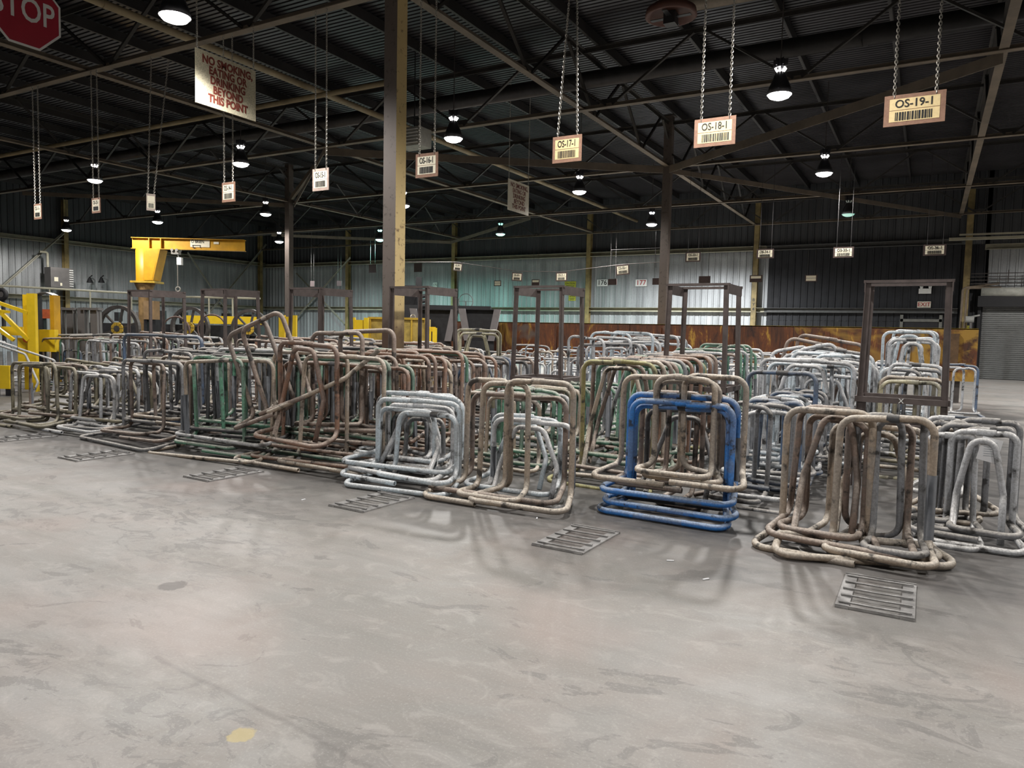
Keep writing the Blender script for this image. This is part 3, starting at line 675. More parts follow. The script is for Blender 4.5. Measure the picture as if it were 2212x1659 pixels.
# stop sign
X = -9.0; c = atX(51, 20, X); s_ = .80; r = empty('stop_sign', c, label='red octagonal sign reading STOP at the top left corner', cat='sign')
oc = lambda s, x: [(x, s/2/math.cos(math.pi/8)*math.cos(math.pi/8+k*math.pi/4), s/2/math.cos(math.pi/8)*math.sin(math.pi/8+k*math.pi/4)) for k in range(8)]
mb = MB(); mb.prism(oc(s_, 0), (.004, 0, 0)); mb.build('border', WHITEM, r)
mb = MB(); mb.prism(oc(s_*.94, .004), (.002, 0, 0)); mb.build('face', STOPR, r)
text_mesh('STOP', s_*.46, WHITEM, r, 'lettering', plane_x((.008, 0, 0)), sx=.75, ext=.001)
mb = MB(); mb.cyl((0, -.2, s_*.4), (0, -.2, ZD-c.z-.1), .008, 6); mb.cyl((0, .2, s_*.4), (0, .2, ZD-c.z-.1), .008, 6); mb.build('hanging_rod', STEEL_D, r)

# ------------------------------------------------------------------ floor grates
def grate(p, rz, label, wx=.42, wy=.70):
    r = empty('floor_grate', (p.x, p.y, 0), (0, 0, rz), label, 'grate')
    mb = MB()
    for q in (-1, 1): mb.box((q*(wx/2-.0375), 0, .006), (.075, wy, .012))
    for q in (-1, 1): mb.box((0, q*(wy/2-.012), .010), (wx, .012, .018))
    mb.build('frame', GRATEM, r)
    for k in range(5):
        y = -wy/2+.07+k*(wy-.14)/4
        mb = MB(); mb.tube([(-wx/2+.015, y, .020), (0, y-.012, .022), (wx/2-.015, y, .022)], .0075, 6); mb.build('cross_rod', GRATEM, r, True)
for (x, y, rz, lab) in ((1895, 1288, .0, 'nearest flat steel floor grate, in front of the tan frames'), (1247, 1165, -.03, 'floor grate lying left of the blue frames'), (805, 1085, -.05, 'dark floor grate in front of the pale silver frames'),
        (485, 1025, -.05, 'dark floor grate in front of the green and charcoal pile'), (210, 985, -.05, 'floor grate in front of the dark frames at left'), (50, 946, -.05, 'leftmost floor grate at the picture edge')):
    grate(atz(x, y), rz, lab)
for i, (x, y) in enumerate(((1525, 1252), (1448, 1212), (1160, 1120), (1120, 1100), (655, 1080), (1742, 1200))):
    p = atz(x, y); mb = MB(); mb.box((p.x, p.y, .004), (.05, .012, .006), rz=R.uniform(0, 3))
    tag(mb.build('debris_chip', PAPER), 'small pale chip lying on the concrete before the frames', 'debris', 'pale chips on the floor')

# ------------------------------------------------------------------ tall bar racks
def rack(xl, xr, yf_, yb_, label, mid=.95, shelf=True, mark=False, splay=.04, hz=2.2):
    cx_, cy_ = (xl+xr)/2, (yf_+yb_)/2; w_, d_ = xr-xl, yb_-yf_
    r = empty('tall_steel_rack', (cx_, cy_, 0), label=label, cat='rack')
    for q in (-1, 1):
        for e in (-1, 1):
            mb = MB(); a = Vector((q*w_/2, e*d_/2, hz)); b = Vector((q*(w_/2+splay), e*(d_/2+splay), 0))
            mb.bar(a+Vector((0, 0, -.01)), b, .008, .055, up=Vector((0, 1, 0))); mb.bar(a+Vector((-q*.026, 0, 0)), b+Vector((-q*.026, 0, 0)), .055, .008, up=Vector((0, 1, 0))); mb.build('leg', RACKM, r)
    for q in (-1, 1):
        mb = MB(); mb.box((q*(w_/2+.006), 0, hz-.04), (.01, d_+.06, .12)); mb.build('side_plate', RACKM, r)
    for e in (-1, 1):
        mb = MB(); mb.box((0, e*d_/2, hz+.01), (w_+.04, .05, .03)); mb.build('top_rail', RACKM, r)
    for zz in ((mid,) if not shelf else (mid, mid-.28)):
        mb = MB()
        for e in (-1, 1): mb.box((0, e*(d_/2+splay*.55), zz), (w_+splay, .05, .06))
        for q in (-1, 1): mb.box((q*(w_/2+splay*.55), 0, zz), (.05, d_+splay, .06))
        o = mb.build('shelf_frame', RACKM, r)
        if mark and zz == mid: text_mesh('X', .07, WHITEM, o, 'chalk_mark', Matrix.Translation((0, -(d_/2+splay*.55)-.028, zz)) @ Matrix.Rotation(math.pi/2, 4, 'X'))
    return r
rack(-.62, .18, 8.75, 9.3, 'rightmost tall rack with X mark, under sign OS-19-1', mark=True)
rack(-2.83, -2.10, 8.85, 9.5, 'tall dark rack under sign OS-18-1')
rack(-5.0, -4.27, 8.85, 9.5, 'tall dark rack under sign OS-17-1')
rack(-6.98, -6.3, 8.6, 9.3, 'tall dark rack right of the nearest column', shelf=True)
rack(-9.0, -8.35, 8.55, 9.25, 'tall dark rack left of the nearest column')
rack(-11.1, -10.5, 8.5, 9.2, 'tall dark rack between the flywheels, under sign OS-14-1')
rack(-13.2, -12.55, 8.5, 9.2, 'leftmost tall rack, in front of the yellow crane mast')

# ------------------------------------------------------------------ bent tube frames
NFR = [0]; SM = ['silver', 'pale', 'grey', 'navy', 'tan', 'brown']
def frame(x, y, z, w_, h_, d_, c, label, grp=None, kind=0, rot=(0, 0, 0), r_=.025, n=7, cat='tube frame', sleeve=None, detail=True, mirror=False, tag_=False, e=None, inner=None, into=None):
    """one frame bent from tube: an upright arch whose feet run forward into a floor loop, and an inner hoop"""
    jx = lambda a: R.uniform(-a, a)
    e = R.uniform(.10, .20) if e is None else e
    s = -1 if mirror else 1; hw = w_/2; fl = r_+.004; zr = -z if False else 0
    tilt = jx(.03); post = R.uniform(.10, .20)*w_
    a = MB(); b = MB()
    if kind == 2:      # plain closed loop: arch and floor loop in one
        a.tube([(s*.05, jx(.02), h_+jx(.01)), (s*hw, 0, h_+tilt), (s*hw, 0, fl+.05), (s*(hw+e), -d_, fl), (-s*(hw+e), -d_+jx(.06), fl), (-s*hw, 0, fl+.05), (-s*hw, 0, h_), (-s*.02, jx(.02), h_+.01)], r_, n, fil=.11)
    elif kind == 1:    # arch with slanting inner legs
        a.tube([(s*.05, 0, h_), (s*hw, 0, h_+tilt), (s*hw, 0, fl+.05), (s*(hw+e), -d_, fl), (-s*(hw+e), -d_+jx(.05), fl), (-s*hw, 0, fl+.05), (-s*hw, 0, h_), (-s*.02, 0, h_+.012)], r_, n, fil=.11)
        b.tube([(s*hw*.72, -d_*.55, fl), (s*hw*.70, -.07, h_*.45), (s*hw*.34, -.06, h_-.05), (-s*hw*.34, -.06, h_-.05), (-s*hw*.72, -.07, h_*.42), (-s*hw*.75, -d_*.5, fl)], r_, n, fil=.10)
    else:              # two interlocked hoops
        a.tube([(s*.12, -d_, fl), (-s*(hw+e), -d_, fl), (-s*hw, -.02, fl+.07), (-s*hw, 0, h_), (s*post, 0, h_+.01), (s*post, .02, fl+.06), (-s*post*1.5, .05, fl)], r_, n, fil=.11)
        yb_ = -d_*.62
        b.tube([(s*hw*.5, -.065, h_+jx(.01)), (s*hw, -.07, h_+tilt), (s*hw, -.06, fl+.07), (s*(hw+e), -d_+.05, fl+2.1*r_), (-s*post*1.1, -d_+.06, fl+2.1*r_), (-s*post*1.02, -.13, fl+2.1*r_), (-s*post*.95, -.09, h_-.02+jx(.01)), (s*hw*.46, -.066, h_-.01)], r_, n, fil=.11)
    if into is not None:
        M_ = Matrix.Translation((x, y, z)) @ Matrix.Rotation(rot[2], 4, 'Z') @ Matrix.Rotation(rot[0], 4, 'X') @ Matrix.Rotation(rot[1], 4, 'Y')
        for q in (a, b): into.add([M_ @ Vector(v) for v in q.v], q.f, SM.index(c))
        return None
    NFR[0] += 1
    r = empty('bent_tube_frame', (x, y, z), rot, label, cat, grp)
    a.build('outer_hoop', T[c], r, True)
    if b.v: b.build('inner_hoop', T[inner or c], r, True)
    if detail:
        mb = MB()
        if kind == 0: mb.tube([(s*hw*.40, -.066, h_-.006), (s*hw*.56, -.066, h_-.006)], r_*1.16, n, hollow=False)
        else: mb.tube([(-s*.05, 0, h_+.008), (s*.08, 0, h_+.008)], r_*1.16, n, hollow=False)
        mb.build('joint_sleeve', T['dark' if R.random() < .3 else c], r, True)
    if sleeve:
        for q in sleeve:
            mb = MB(); mb.tube([(q*hw, -.065 if (kind == 0 and q*s > 0) else 0, h_*.08+.08), (q*hw, -.07 if (kind == 0 and q*s > 0) else 0, h_*.62)], r_*1.22, n+1, hollow=False)
            mb.build('leg_sleeve', RUB, r, True).data['label'] = 'charcoal sleeve'
    if tag_:
        mb = MB(); mb.box((hw*.2, -.05, h_-.12), (.14, .002, .19), ax=(Vector((.95, 0, -.2)).normalized(), Vector((0, 1, 0)), Vector((.2, 0, .95)).normalized()))
        o = mb.build('paper_tag', PAPER, r)
        mb = MB()
        for k in range(7): mb.box((hw*.2+.005, -.053, h_-.06-k*.018), (.09, .001, .004))
        mb.build('printed_lines', simple('grey_print', (.45, .5, .55), .7), o)
    return r
def pf(xl, xr, yt, Y, c, label, zb=0., **kw):
    """place a frame by where its two uprights and top bar stand in plane Y"""
    a, b = atY(xl, yt, Y), atY(xr, yt, Y); zt = atY((xl+xr)/2, yt, Y).z
    return frame((a.x+b.x)/2, Y, zb, b.x-a.x, zt-zb-.027, kw.pop('d_', .55), c, label, **kw)
ORD = ['frontmost', 'second', 'third', 'fourth', 'fifth', 'sixth', 'seventh', 'eighth', 'ninth', 'tenth', 'eleventh', 'twelfth', 'thirteenth', 'fourteenth', 'fifteenth', 'sixteenth']
def row(xl, xr, yt, Y0, Y1, n_, pal, where, grp, kinds=(0, 0, 2), zb=0., jit=.05, hj=.07, named=8, slv=.2, yawj=.12, zstep=.012, d_=.5, n=7, wj=.12, rr=.0245):
    a, b = atY(xl, yt, Y0), atY(xr, yt, Y0); zt = atY((xl+xr)/2, yt, Y0).z; xc = (a.x+b.x)/2; w0 = b.x-a.x
    for i in range(n_):
        Y = Y0+(Y1-Y0)*i/max(1, n_-1); c = pal[i % len(pal)] if i < len(pal) else R.choice(pal)
        z = zb+.052*(i % 7)+zstep*(i//7); w1 = w0*R.uniform(1-wj*1.6, 1+wj*.25); h1 = (zt-z)*R.uniform(1-hj*2, 1+hj*.2)-.02
        lab = '%s tube frame, %s in %s' % (TNAME[c], ORD[i], where) if i < named else 'tube frame deep inside %s' % where
        frame(xc+R.uniform(-jit, jit), Y, z, w1, h1, d_*R.uniform(.85, 1.15), c, lab, None if i < named else grp, R.choice(kinds),
              (R.uniform(-.03, .05), R.uniform(-.03, .03), R.uniform(-yawj, yawj)), rr, n, sleeve=R.choice(((1,), (-1,), (1, -1))) if R.random() < slv else None, mirror=R.random() < .5, detail=i < 6)
# --- front tan frames at right
pf(1700, 2026, 887, 6.12, 'tan', 'largest tan tube frame, foremost at the right of the picture', kind=0, rot=(.02, 0, -.10), r_=.027, n=12, d_=.55, sleeve=(1,))
pf(1752, 1975, 900, 6.30, 'brown', 'brown tube frame nested inside the largest tan frame', zb=.05, kind=0, rot=(0, 0, -.12), r_=.026, n=12, mirror=True)
pf(1800, 2005, 915, 6.45, 'tan', 'narrow tan tube frame standing third in the right front pile', zb=.02, kind=1, rot=(0, 0, -.02), r_=.026, n=12)
pf(1716, 1880, 878, 6.28, 'brown', 'brown tube frame with leaning centre post just behind the largest tan frame', zb=.08, kind=1, rot=(.03, .06, .05), r_=.026, n=10)
pf(1860, 2010, 893, 6.22, 'grey', 'greyish tube frame with short arch at the right side of the tan pile', zb=.03, kind=0, rot=(.02, -.02, -.15), r_=.026, n=10)
frm = frame(-.42, 5.98, 0, 1.05, .10, .35, 'tan', 'low tan tube loop lying flat on the floor in front of the tan frames', kind=2, rot=(0, 0, .35), r_=.028, n=10, detail=False)
# --- grey frames at the right edge
G = 'the grey pile at the right edge'
pf(2056, 2200, 930, 6.95, 'silver', 'silver grey tube frame with white paper tag at the right edge', kind=1, n=10, tag_=True, d_=.42, rot=(0, 0, -.1))
pf(2030, 2192, 916, 7.12, 'grey', 'dull grey tube frame right behind the tagged one at the right edge', zb=.05, kind=0, n=10, rot=(0, 0, -.16))
pf(2070, 2205, 905, 7.35, 'grey', 'tallest dull grey tube frame at the right edge', zb=.05, kind=2, n=10, rot=(0, 0, -.05))
row(2010, 2110, 915, 7.0, 7.9, 5, ['silver', 'grey', 'tan'], 'the low pile beside the tagged frame', 'right edge frames', named=5)
# --- blue front pile
B_ = 'the blue pile'
pf(1349, 1560, 812, 6.62, 'tan', 'tan-brown tube frame with tall left arch around the blue frames', zb=.26, kind=0, r_=.0265, n=12, d_=.5)
pf(1424, 1614, 808, 6.50, 'tan', 'tan-brown tube frame with tall right arch around the blue frames', zb=.31, kind=0, r_=.0265, n=12, mirror=True, d_=.45)
pf(1362, 1596, 852, 6.56, 'blue', 'tallest bright blue tube frame', zb=.17, kind=2, n=12, sleeve=(1,), d_=.50, r_=.027)
pf(1366, 1586, 866, 6.40, 'blue', 'bright blue tube frame whose floor loop is second from the ground', zb=.075, kind=2, n=12, d_=.42, r_=.027)
pf(1372, 1578, 876, 6.46, 'blue', 'lowest bright blue tube frame resting on the ground', zb=.0, kind=2, n=12, d_=.5, r_=.027, rot=(0, 0, -.05))
pf(1390, 1590, 846, 6.78, 'brown', 'dark brown tube frame arching just above the blue ones', zb=.20, kind=0, n=10, d_=.5)
pf(1400, 1575, 884, 6.95, 'dark', 'charcoal tube frame inside the blue pile', zb=.06, kind=1, n=8, inner='grey')
pf(1480, 1580, 862, 7.05, 'brown', 'narrow brown tube frame standing behind the blue ones', kind=0, n=8)
# pile behind blue / right of it
row(1598, 1728, 868, 7.5, 10.2, 15, ['grey', 'silver', 'navy', 'silver', 'grey', 'pale'], 'the pile between blue and tan frames', 'frames in the grey pile behind the blue ones', named=7, n=7, d_=.6)
pf(1610, 1770, 802, 8.4, 'navy', 'slate blue tube frame with long flat top bar behind the blue pile', kind=2, n=8, sleeve=(1,), rot=(0, 0, -.25))
# --- tan pair left of blue
pf(1012, 1150, 818, 6.12, 'tan', 'sandy tan tube frame with left arch, holding small silver frames inside', kind=0, r_=.027, n=12, d_=.6)
pf(1096, 1240, 820, 6.02, 'tan', 'sandy tan tube frame with right arch and pale joint, beside the yellow-green pile', kind=2, r_=.027, n=12, mirror=True, d_=.5, zb=.03)
pf(1022, 1224, 851, 6.28, 'brown', 'dusty brown tube frame between the two sandy tan ones', kind=2, r_=.026, n=12, zb=.05)
pf(1068, 1240, 906, 6.20, 'silver', 'small silver tube frame with two charcoal legs inside the tan pair', kind=1, n=10, sleeve=(1, -1), d_=.38)
pf(1066, 1212, 896, 6.42, 'pale', 'small pale tube frame behind the silver one with charcoal legs', kind=1, n=10, d_=.4, zb=.05)
# --- pale silver pile
P = 'the low pale silver pile'
Yp = [6.02, 6.10, 6.20, 6.32, 6.44, 6.56, 6.68, 6.80, 6.92]
tops = [(822, 990, 862, 'pale', 2), (818, 1000, 884, 'pale', 0), (834, 985, 872, 'silver', 1), (826, 996, 848, 'pale', 2), (838, 978, 880, 'silver', 1), (848, 968, 895, 'grey', 0), (830, 996, 856, 'silver', 0), (842, 990, 846, 'pale', 2), (850, 980, 862, 'silver', 1)]
for i, ((xl, xr, yt, c, kd), Y) in enumerate(zip(tops, Yp)):
    pf(xl, xr, yt, Y, c, '%s tube frame, %s from the front in %s' % (TNAME[c], ORD[i], P), kind=kd, n=9, zb=.055*(i % 4), d_=.50, rot=(0, 0, R.uniform(-.1, .1)), mirror=i % 2 == 0, r_=.026)
# --- pile behind, between
row(1000, 1195, 838, 7.5, 10.0, 15, ['tan', 'green', 'mint', 'olive', 'silver', 'tan', 'green'], 'the mixed green pile behind the tan pair', 'frames in the mixed green pile', named=8, slv=.15)
row(1245, 1438, 772, 7.4, 10.0, 17, ['lime', 'tan', 'brown', 'green', 'brown', 'mint', 'grey', 'rust'], 'the tall yellow-green topped pile', 'frames in the yellow-green topped pile', named=9, kinds=(0, 0, 2, 1), hj=.05)
# --- rust pile with tilted frames
row(585, 832, 762, 6.25, 8.6, 18, ['tan', 'rust', 'green', 'rust', 'brown', 'green', 'rust', 'brown'], 'the tall rust and green pile', 'frames in the rust and green pile', named=9, kinds=(0, 0, 2), hj=.08, slv=.25)
c1 = atY(700, 800, 6.35)
frame(c1.x-.55, 6.3, .55, .95, 1.15, .35, 'brown', 'large brown frame tilted on top of the rust pile, peak above all others', kind=0, rot=(.10, -.35, .1), r_=.028, n=10)
frame(c1.x+.12, 6.75, .35, 1.2, 1.2, .4, 'brown', 'brown tube frame with long level top bar on the rust pile', kind=0, rot=(-.05, -.06, .05), r_=.028, n=10, mirror=True)
frame(c1.x-.1, 6.2, .30, .9, 1.1, .4, 'rust', 'rusty tube frame standing with centre post on the rust pile', kind=1, rot=(.05, .04, 0), r_=.028, n=10)
p1, p2, p3 = atY(577, 893, 5.95), atY(818, 757, 6.5), atY(600, 880, 6.3)
mb = MB(); q = atY(745, 818, 6.2); ctr = p1.copy()
mb.tube([Vector(atY(600, 868, 6.35))-ctr, Vector((0, 0, 0)), q-ctr, p2-ctr], .027, 9, fil=.09); r = empty('bent_tube_frame', p1, label='long bent tube lying slantwise across the front of the rust pile', cat='tube frame'); mb.build('outer_hoop', T['tan'], r, True)
# --- green / charcoal pile
row(404, 596, 752, 6.15, 8.5, 20, ['tan', 'mint', 'dark', 'silver', 'dark', 'green', 'mint', 'dark', 'green', 'tan'], 'the green and charcoal pile', 'frames in the green and charcoal pile', named=10, kinds=(0, 0, 2), slv=.5, hj=.06)
# --- dark pile
row(255, 402, 757, 6.2, 8.2, 13, ['grey', 'brown', 'dark', 'grey', 'tan', 'dark'], 'the charcoal pile left of the green one', 'frames in the charcoal and brown pile', named=6, slv=.3)
pf(268, 436, 722, 7.6, 'navy', 'wide slate blue tube frame arching over the charcoal pile', kind=2, r_=.027, n=8, zb=.1)
row(148, 258, 788, 6.3, 8.2, 13, ['silver', 'grey', 'silver', 'olive', 'grey'], 'the grey pile right beside the olive one', 'frames in the left grey pile', named=6, kinds=(0, 1))
row(14, 150, 778, 6.15, 8.2, 13, ['olive', 'olive', 'brown', 'olive', 'tan'], 'the olive brown pile at the left end', 'frames in the olive pile', named=7, kinds=(0, 2))
pf(-40, 78, 742, 8.6, 'silver', 'silver tube frame leaning at the left picture edge before the yellow rack', kind=1, n=8, rot=(.1, .25, .3))
# --- second row
row(95, 225, 722, 9.8, 11.8, 9, ['brown', 'grey', 'green', 'grey', 'brown', 'silver'], 'the far left pile beside the yellow rack', 'frames in the far left pile', named=5, kinds=(0, 2))
row(180, 300, 718, 9.2, 11.4, 10, ['silver', 'grey', 'brown', 'rust', 'grey'], 'the pile in front of the first flywheel', 'frames before the first flywheel', named=5, kinds=(0, 2))
row(395, 560, 738, 9.4, 12.4, 9, ['tan', 'grey', 'silver', 'brown'], 'the pile behind the green and charcoal one', 'frames behind the green pile', named=3, kinds=(0, 2))
row(515, 690, 728, 9.2, 13.0, 10, ['brown', 'rust', 'brown', 'tan', 'grey'], 'the brown pile behind the rust one', 'frames behind the rust pile', named=3, kinds=(0, 2))
row(700, 835, 742, 9.9, 13.0, 8, ['brown', 'tan', 'grey'], 'the brown pile left of the nearest column', 'frames left of the nearest column', named=2, kinds=(0, 2))
row(905, 1060, 768, 9.4, 11.2, 8, ['brown', 'silver', 'grey', 'navy', 'brown', 'dark'], 'the grey-brown pile between two tall racks', 'frames between two tall racks', named=6, kinds=(0, 1))
for i, (xl, xr, yt) in enumerate(((986, 1082, 710), (995, 1076, 718), (990, 1080, 712))):
    pf(xl, xr, yt, 12.4+i*.22, 'cream', ('foremost of three cream yellow tube frames standing high in the middle', 'middle one of three cream yellow tube frames standing high', 'rearmost of three cream yellow tube frames standing high')[i], zb=.45, kind=(2, 1, 1)[i], n=7, d_=.4)
row(1228, 1385, 716, 11.2, 14.2, 11, ['silver', 'grey', 'silver', 'pale'], 'the silver pile before the barrier', 'frames in the tall silver pile', named=6, kinds=(0, 1, 2))
pf(1370, 1412, 735, 13.4, 'rust', 'pinkish rust tube frame at the right end of the tall silver pile', kind=2, n=6)
row(1443, 1572, 742, 11.4, 14.2, 9, ['silver', 'green', 'brown', 'mint', 'silver'], 'the silver-green pile behind the second rack', 'frames in the silver and green pile', named=5, kinds=(0, 2))
row(1655, 1862, 765, 9.6, 12.6, 20, ['silver', 'pale', 'silver', 'silver', 'pale', 'grey'], 'the big silver pile right of centre', 'frames in the big silver pile', named=8, kinds=(0, 1, 2), hj=.12, jit=.12, slv=.08)
for i, (xl, xr, yt, Y, c, ro) in enumerate(((1670, 1800, 735, 11.2, 'brown', (.1, .22, .2)), (1700, 1850, 728, 11.6, 'brown', (0, .15, -.2)), (1690, 1830, 745, 10.8, 'silver', (0, -.18, .3)), (1740, 1866, 752, 10.9, 'grey', (.1, .1, 0)))):
    pf(xl, xr, yt, Y, c, ('brown frame tilted left', 'brown frame tilted right, highest', 'silver frame tilted left', 'grey frame tilted right')[i]+' on top of the big silver pile', zb=.6, kind=(2, 2, 0, 1)[i], rot=ro, n=7, d_=.35)
row(1892, 2042, 792, 9.9, 12.2, 10, ['cream', 'tan', 'olive', 'silver', 'grey', 'pale'], 'the pile behind the X-marked rack', 'frames behind the X mark rack', named=5, kinds=(0, 2))
row(1912, 2024, 712, 12.8, 15.2, 8, ['silver', 'pale', 'silver', 'grey'], 'the narrow silver pile behind the X-marked rack', 'frames in the tall narrow silver pile', named=5, kinds=(1, 0, 2))
pf(2040, 2114, 786, 18.2, 'navy', 'slate blue tube frame standing alone at the right end of the barrier', kind=2, n=7)
pf(2036, 2108, 792, 18.5, 'silver', 'pale tube frame behind the lone slate blue one', kind=0, n=7)
# --- the long field of silver frames before the barrier
GRP = 'silver frames in the field before the rusty barrier'
far = []
for lane, (xc, w0) in enumerate(((-13.2, .85), (-11.8, .9), (-10.4, .9), (-9.0, .95), (-7.6, .9), (-6.2, .9), (-4.8, .95), (-3.4, .95), (-2.0, .95), (-.6, .95))):
    Y = 13.2 if xc < -6 else 14.6
    while Y < (20.4 if xc > -11 else 16.5):
        if not (abs(xc+7.5) < .8 and Y < 10): far.append((Y, xc, w0))
        Y += R.uniform(.42, .62)
far.sort()
for lane, xc in enumerate((-15.0, -16.6, -18.2, -19.8, -21.4)):
    Y = 10.2
    while Y < 13.2: far.append((Y, xc, .9)); Y += .5
room = max(0, 300-NFR[0]); stuff = MB()
[None for _ in ()]; print('individual frames before the field:', NFR[0], 'field', len(far))
for i, (Y, xc, w0) in enumerate(far):
    c = R.choice(['silver', 'silver', 'silver', 'pale', 'grey', 'silver', 'navy', 'tan'])
    z = R.choice((0, .06, .12, .18)); h1 = R.uniform(.75, 1.08)
    kw = dict(kind=R.choice((0, 2, 2)), rot=(R.uniform(-.05, .05), 0, R.uniform(-.15, .15)), n=5, mirror=R.random() < .5, detail=False)
    if i < room: frame(xc+R.uniform(-.08, .08), Y, z, w0*R.uniform(.85, 1.1), h1, .5, c, 'small silver or grey tube frame in the crowded field before the rusty barrier', GRP, **kw)
    else: frame(xc+R.uniform(-.08, .08), Y, z, w0*R.uniform(.85, 1.1), h1, .5, c, '', into=stuff, **kw)
if stuff.v:
    tag(stuff.build('bent_tube_frames', [T[q] for q in SM], smooth=True), 'distant mass of silver tube frames crowded before the rusty barrier', 'tube frames', kind='stuff')
print('FRAMES', NFR[0])

# ------------------------------------------------------------------ rusty barrier
def seg(x0, x1, label, endcap=False):
    RM = RUSTY2 if endcap else RUSTY
    a, b = atY(x0, 700, 22.0), atY(x1, 700, 22.0); w_ = b.x-a.x
    r = empty('rusty_steel_barrier', ((a.x+b.x)/2, 22.0, 0), label=label, cat='barrier')
    mb = MB(); mb.box((0, 0, 1.4), (w_-.02, .10, 1.02)); mb.build('face_plate', RM, r)
    mb = MB(); mb.box((0, .12, 1.90), (w_-.02, .34, .03)); mb.build('top_flange', YELD, r)
    mb = MB(); mb.box((0, -.10, .72), (w_-.02, .24, .30)); mb.build('lower_rail', RM, r)
    for k in (-.4, 0, .4):
        mb = MB(); mb.box((k*w_, .15, .45), (.2, .3, .9)); mb.build('foot', STEEL_D, r)
    if endcap:
        mb = MB(); mb.box((w_/2-.55, -.16, 1.3), (.25, .22, .95)); mb.build('end_post', simple('rusty_end', (.16, .09, .04), .7, var=.5), r)
    for k in (-.3, .15):
        mb = MB(); mb.box((k*w_, -.08, 1.35), (.12, .06, .9)); mb.build('stiffener', RM, r)
seg(946, 1362, 'left third of the rusty yellow steel barrier, orange rust with grey patches')
seg(1362, 1716, 'middle third of the rusty yellow steel barrier, darkest brown')
seg(1716, 2116, 'right third of the rusty yellow steel barrier, most yellow, ending at the aisle', True)
c = atY(1640, 757, 21.85); c.z = 1.02; mb = MB(); mb.box(c, (.75, .06, .28)); tag(mb.build('wooden_plank', simple('raw_wood', (.34, .27, .19), .8)), 'short pale wooden plank leaning on the lower edge of the barrier', 'plank')

# ------------------------------------------------------------------ jib crane and machinery at the left
cb = atD(313, 600, 26.0); ang = math.atan2(2.05, 3.4)
r = empty('jib_crane', (cb.x, cb.y, 0), (0, 0, ang), 'amber yellow jib crane with lettered boom and hanging chain hoist', 'crane')
mb = MB(); mb.lathe([(.22, 0), (.22, 2.7), (.34, 3.0), (.34, 3.08), (.22, 3.1)], n=24); mb.build('mast', simple('mast_ochre', (.35, .22, .09), .6, var=.4), r, True)
mb = MB(); mb.lathe([(.29, 3.1), (.29, 4.22), (.0, 4.22)], n=24); mb.build('pivot_drum', AMBER, r, True)
mb = MB(); mb.prism([(.1, -.30, 3.12), (.40, -.30, 3.12), (.66, -.30, 4.22), (.1, -.30, 4.22)], (0, .04, 0)); mb.prism([(.1, .26, 3.12), (.40, .26, 3.12), (.66, .26, 4.22), (.1, .26, 4.22)], (0, .04, 0)); mb.bar((.40, 0, 3.12), (.66, 0, 4.22), .60, .04); mb.build('gusset_plate', AMBER, r)
mb = MB(); mb.box((.08, 0, 3.06), (.85, .75, .07)); mb.build('bearing_plate', YELD, r)
mb = MB(); mb.box((1.60, -.1, 4.42), (3.95, .02, .38))
for q in (4.23, 4.61): mb.box((1.60, -.1, q), (3.95, .22, .02))
bo = mb.build('boom', AMBER, r)
mb = MB()
for x in (.25, .66): mb.box((x, -.16, 4.42), (.03, .1, .38))
mb.build('web_stiffener', AMBER, bo)
mb = MB(); mb.box((2.0, -.125, 4.46), (.68, .006, .26)); mb.box((2.57, -.125, 4.49), (.18, .006, .08)); mb.build('decal', LABELW, bo)
text_mesh('O BRIEN', .16, INK, bo, 'lettering', Matrix.Translation((1.92, -.132, 4.52)) @ Matrix.Rotation(math.pi/2, 4, 'X'), sx=.75)
mb = MB(); mb.box((1.88, -.132, 4.39), (.3, .004, .025)); mb.box((1.76, -.132, 4.34), (.025, .004, .09)); mb.box((2.01, -.132, 4.34), (.02, .004, .09)); mb.box((1.80, -.132, 4.30), (.09, .004, .02)); mb.build('crane_pictogram', INK, bo)
mb = MB(); mb.box((1.15, -.1, 4.12), (.26, .22, .12)); mb.cyl((1.07, -.26, 4.2), (1.07, .06, 4.2), .05, 10); mb.cyl((1.23, -.26, 4.2), (1.23, .06, 4.2), .05, 10); mb.build('trolley', CHAINM, r)
mb = MB(); mb.box((1.28, -.1, 3.82), (.16, .16, .26)); mb.cyl((1.2, -.1, 4.1), (1.25, -.1, 3.9), .02, 6); ho = mb.build('chain_hoist', WHITEM, r)
mb = MB(); mb.cyl((1.2, -.1, 3.72), (1.2, -.1, 2.95), .018, 6); mb.build('lifting_chain', CHAINM, ho)
mb = MB(); mb.torus((1.2, -.1, 2.84), .08, .02, (0, 1, 0), 14, 6); mb.build('hook', CHAINM, ho)

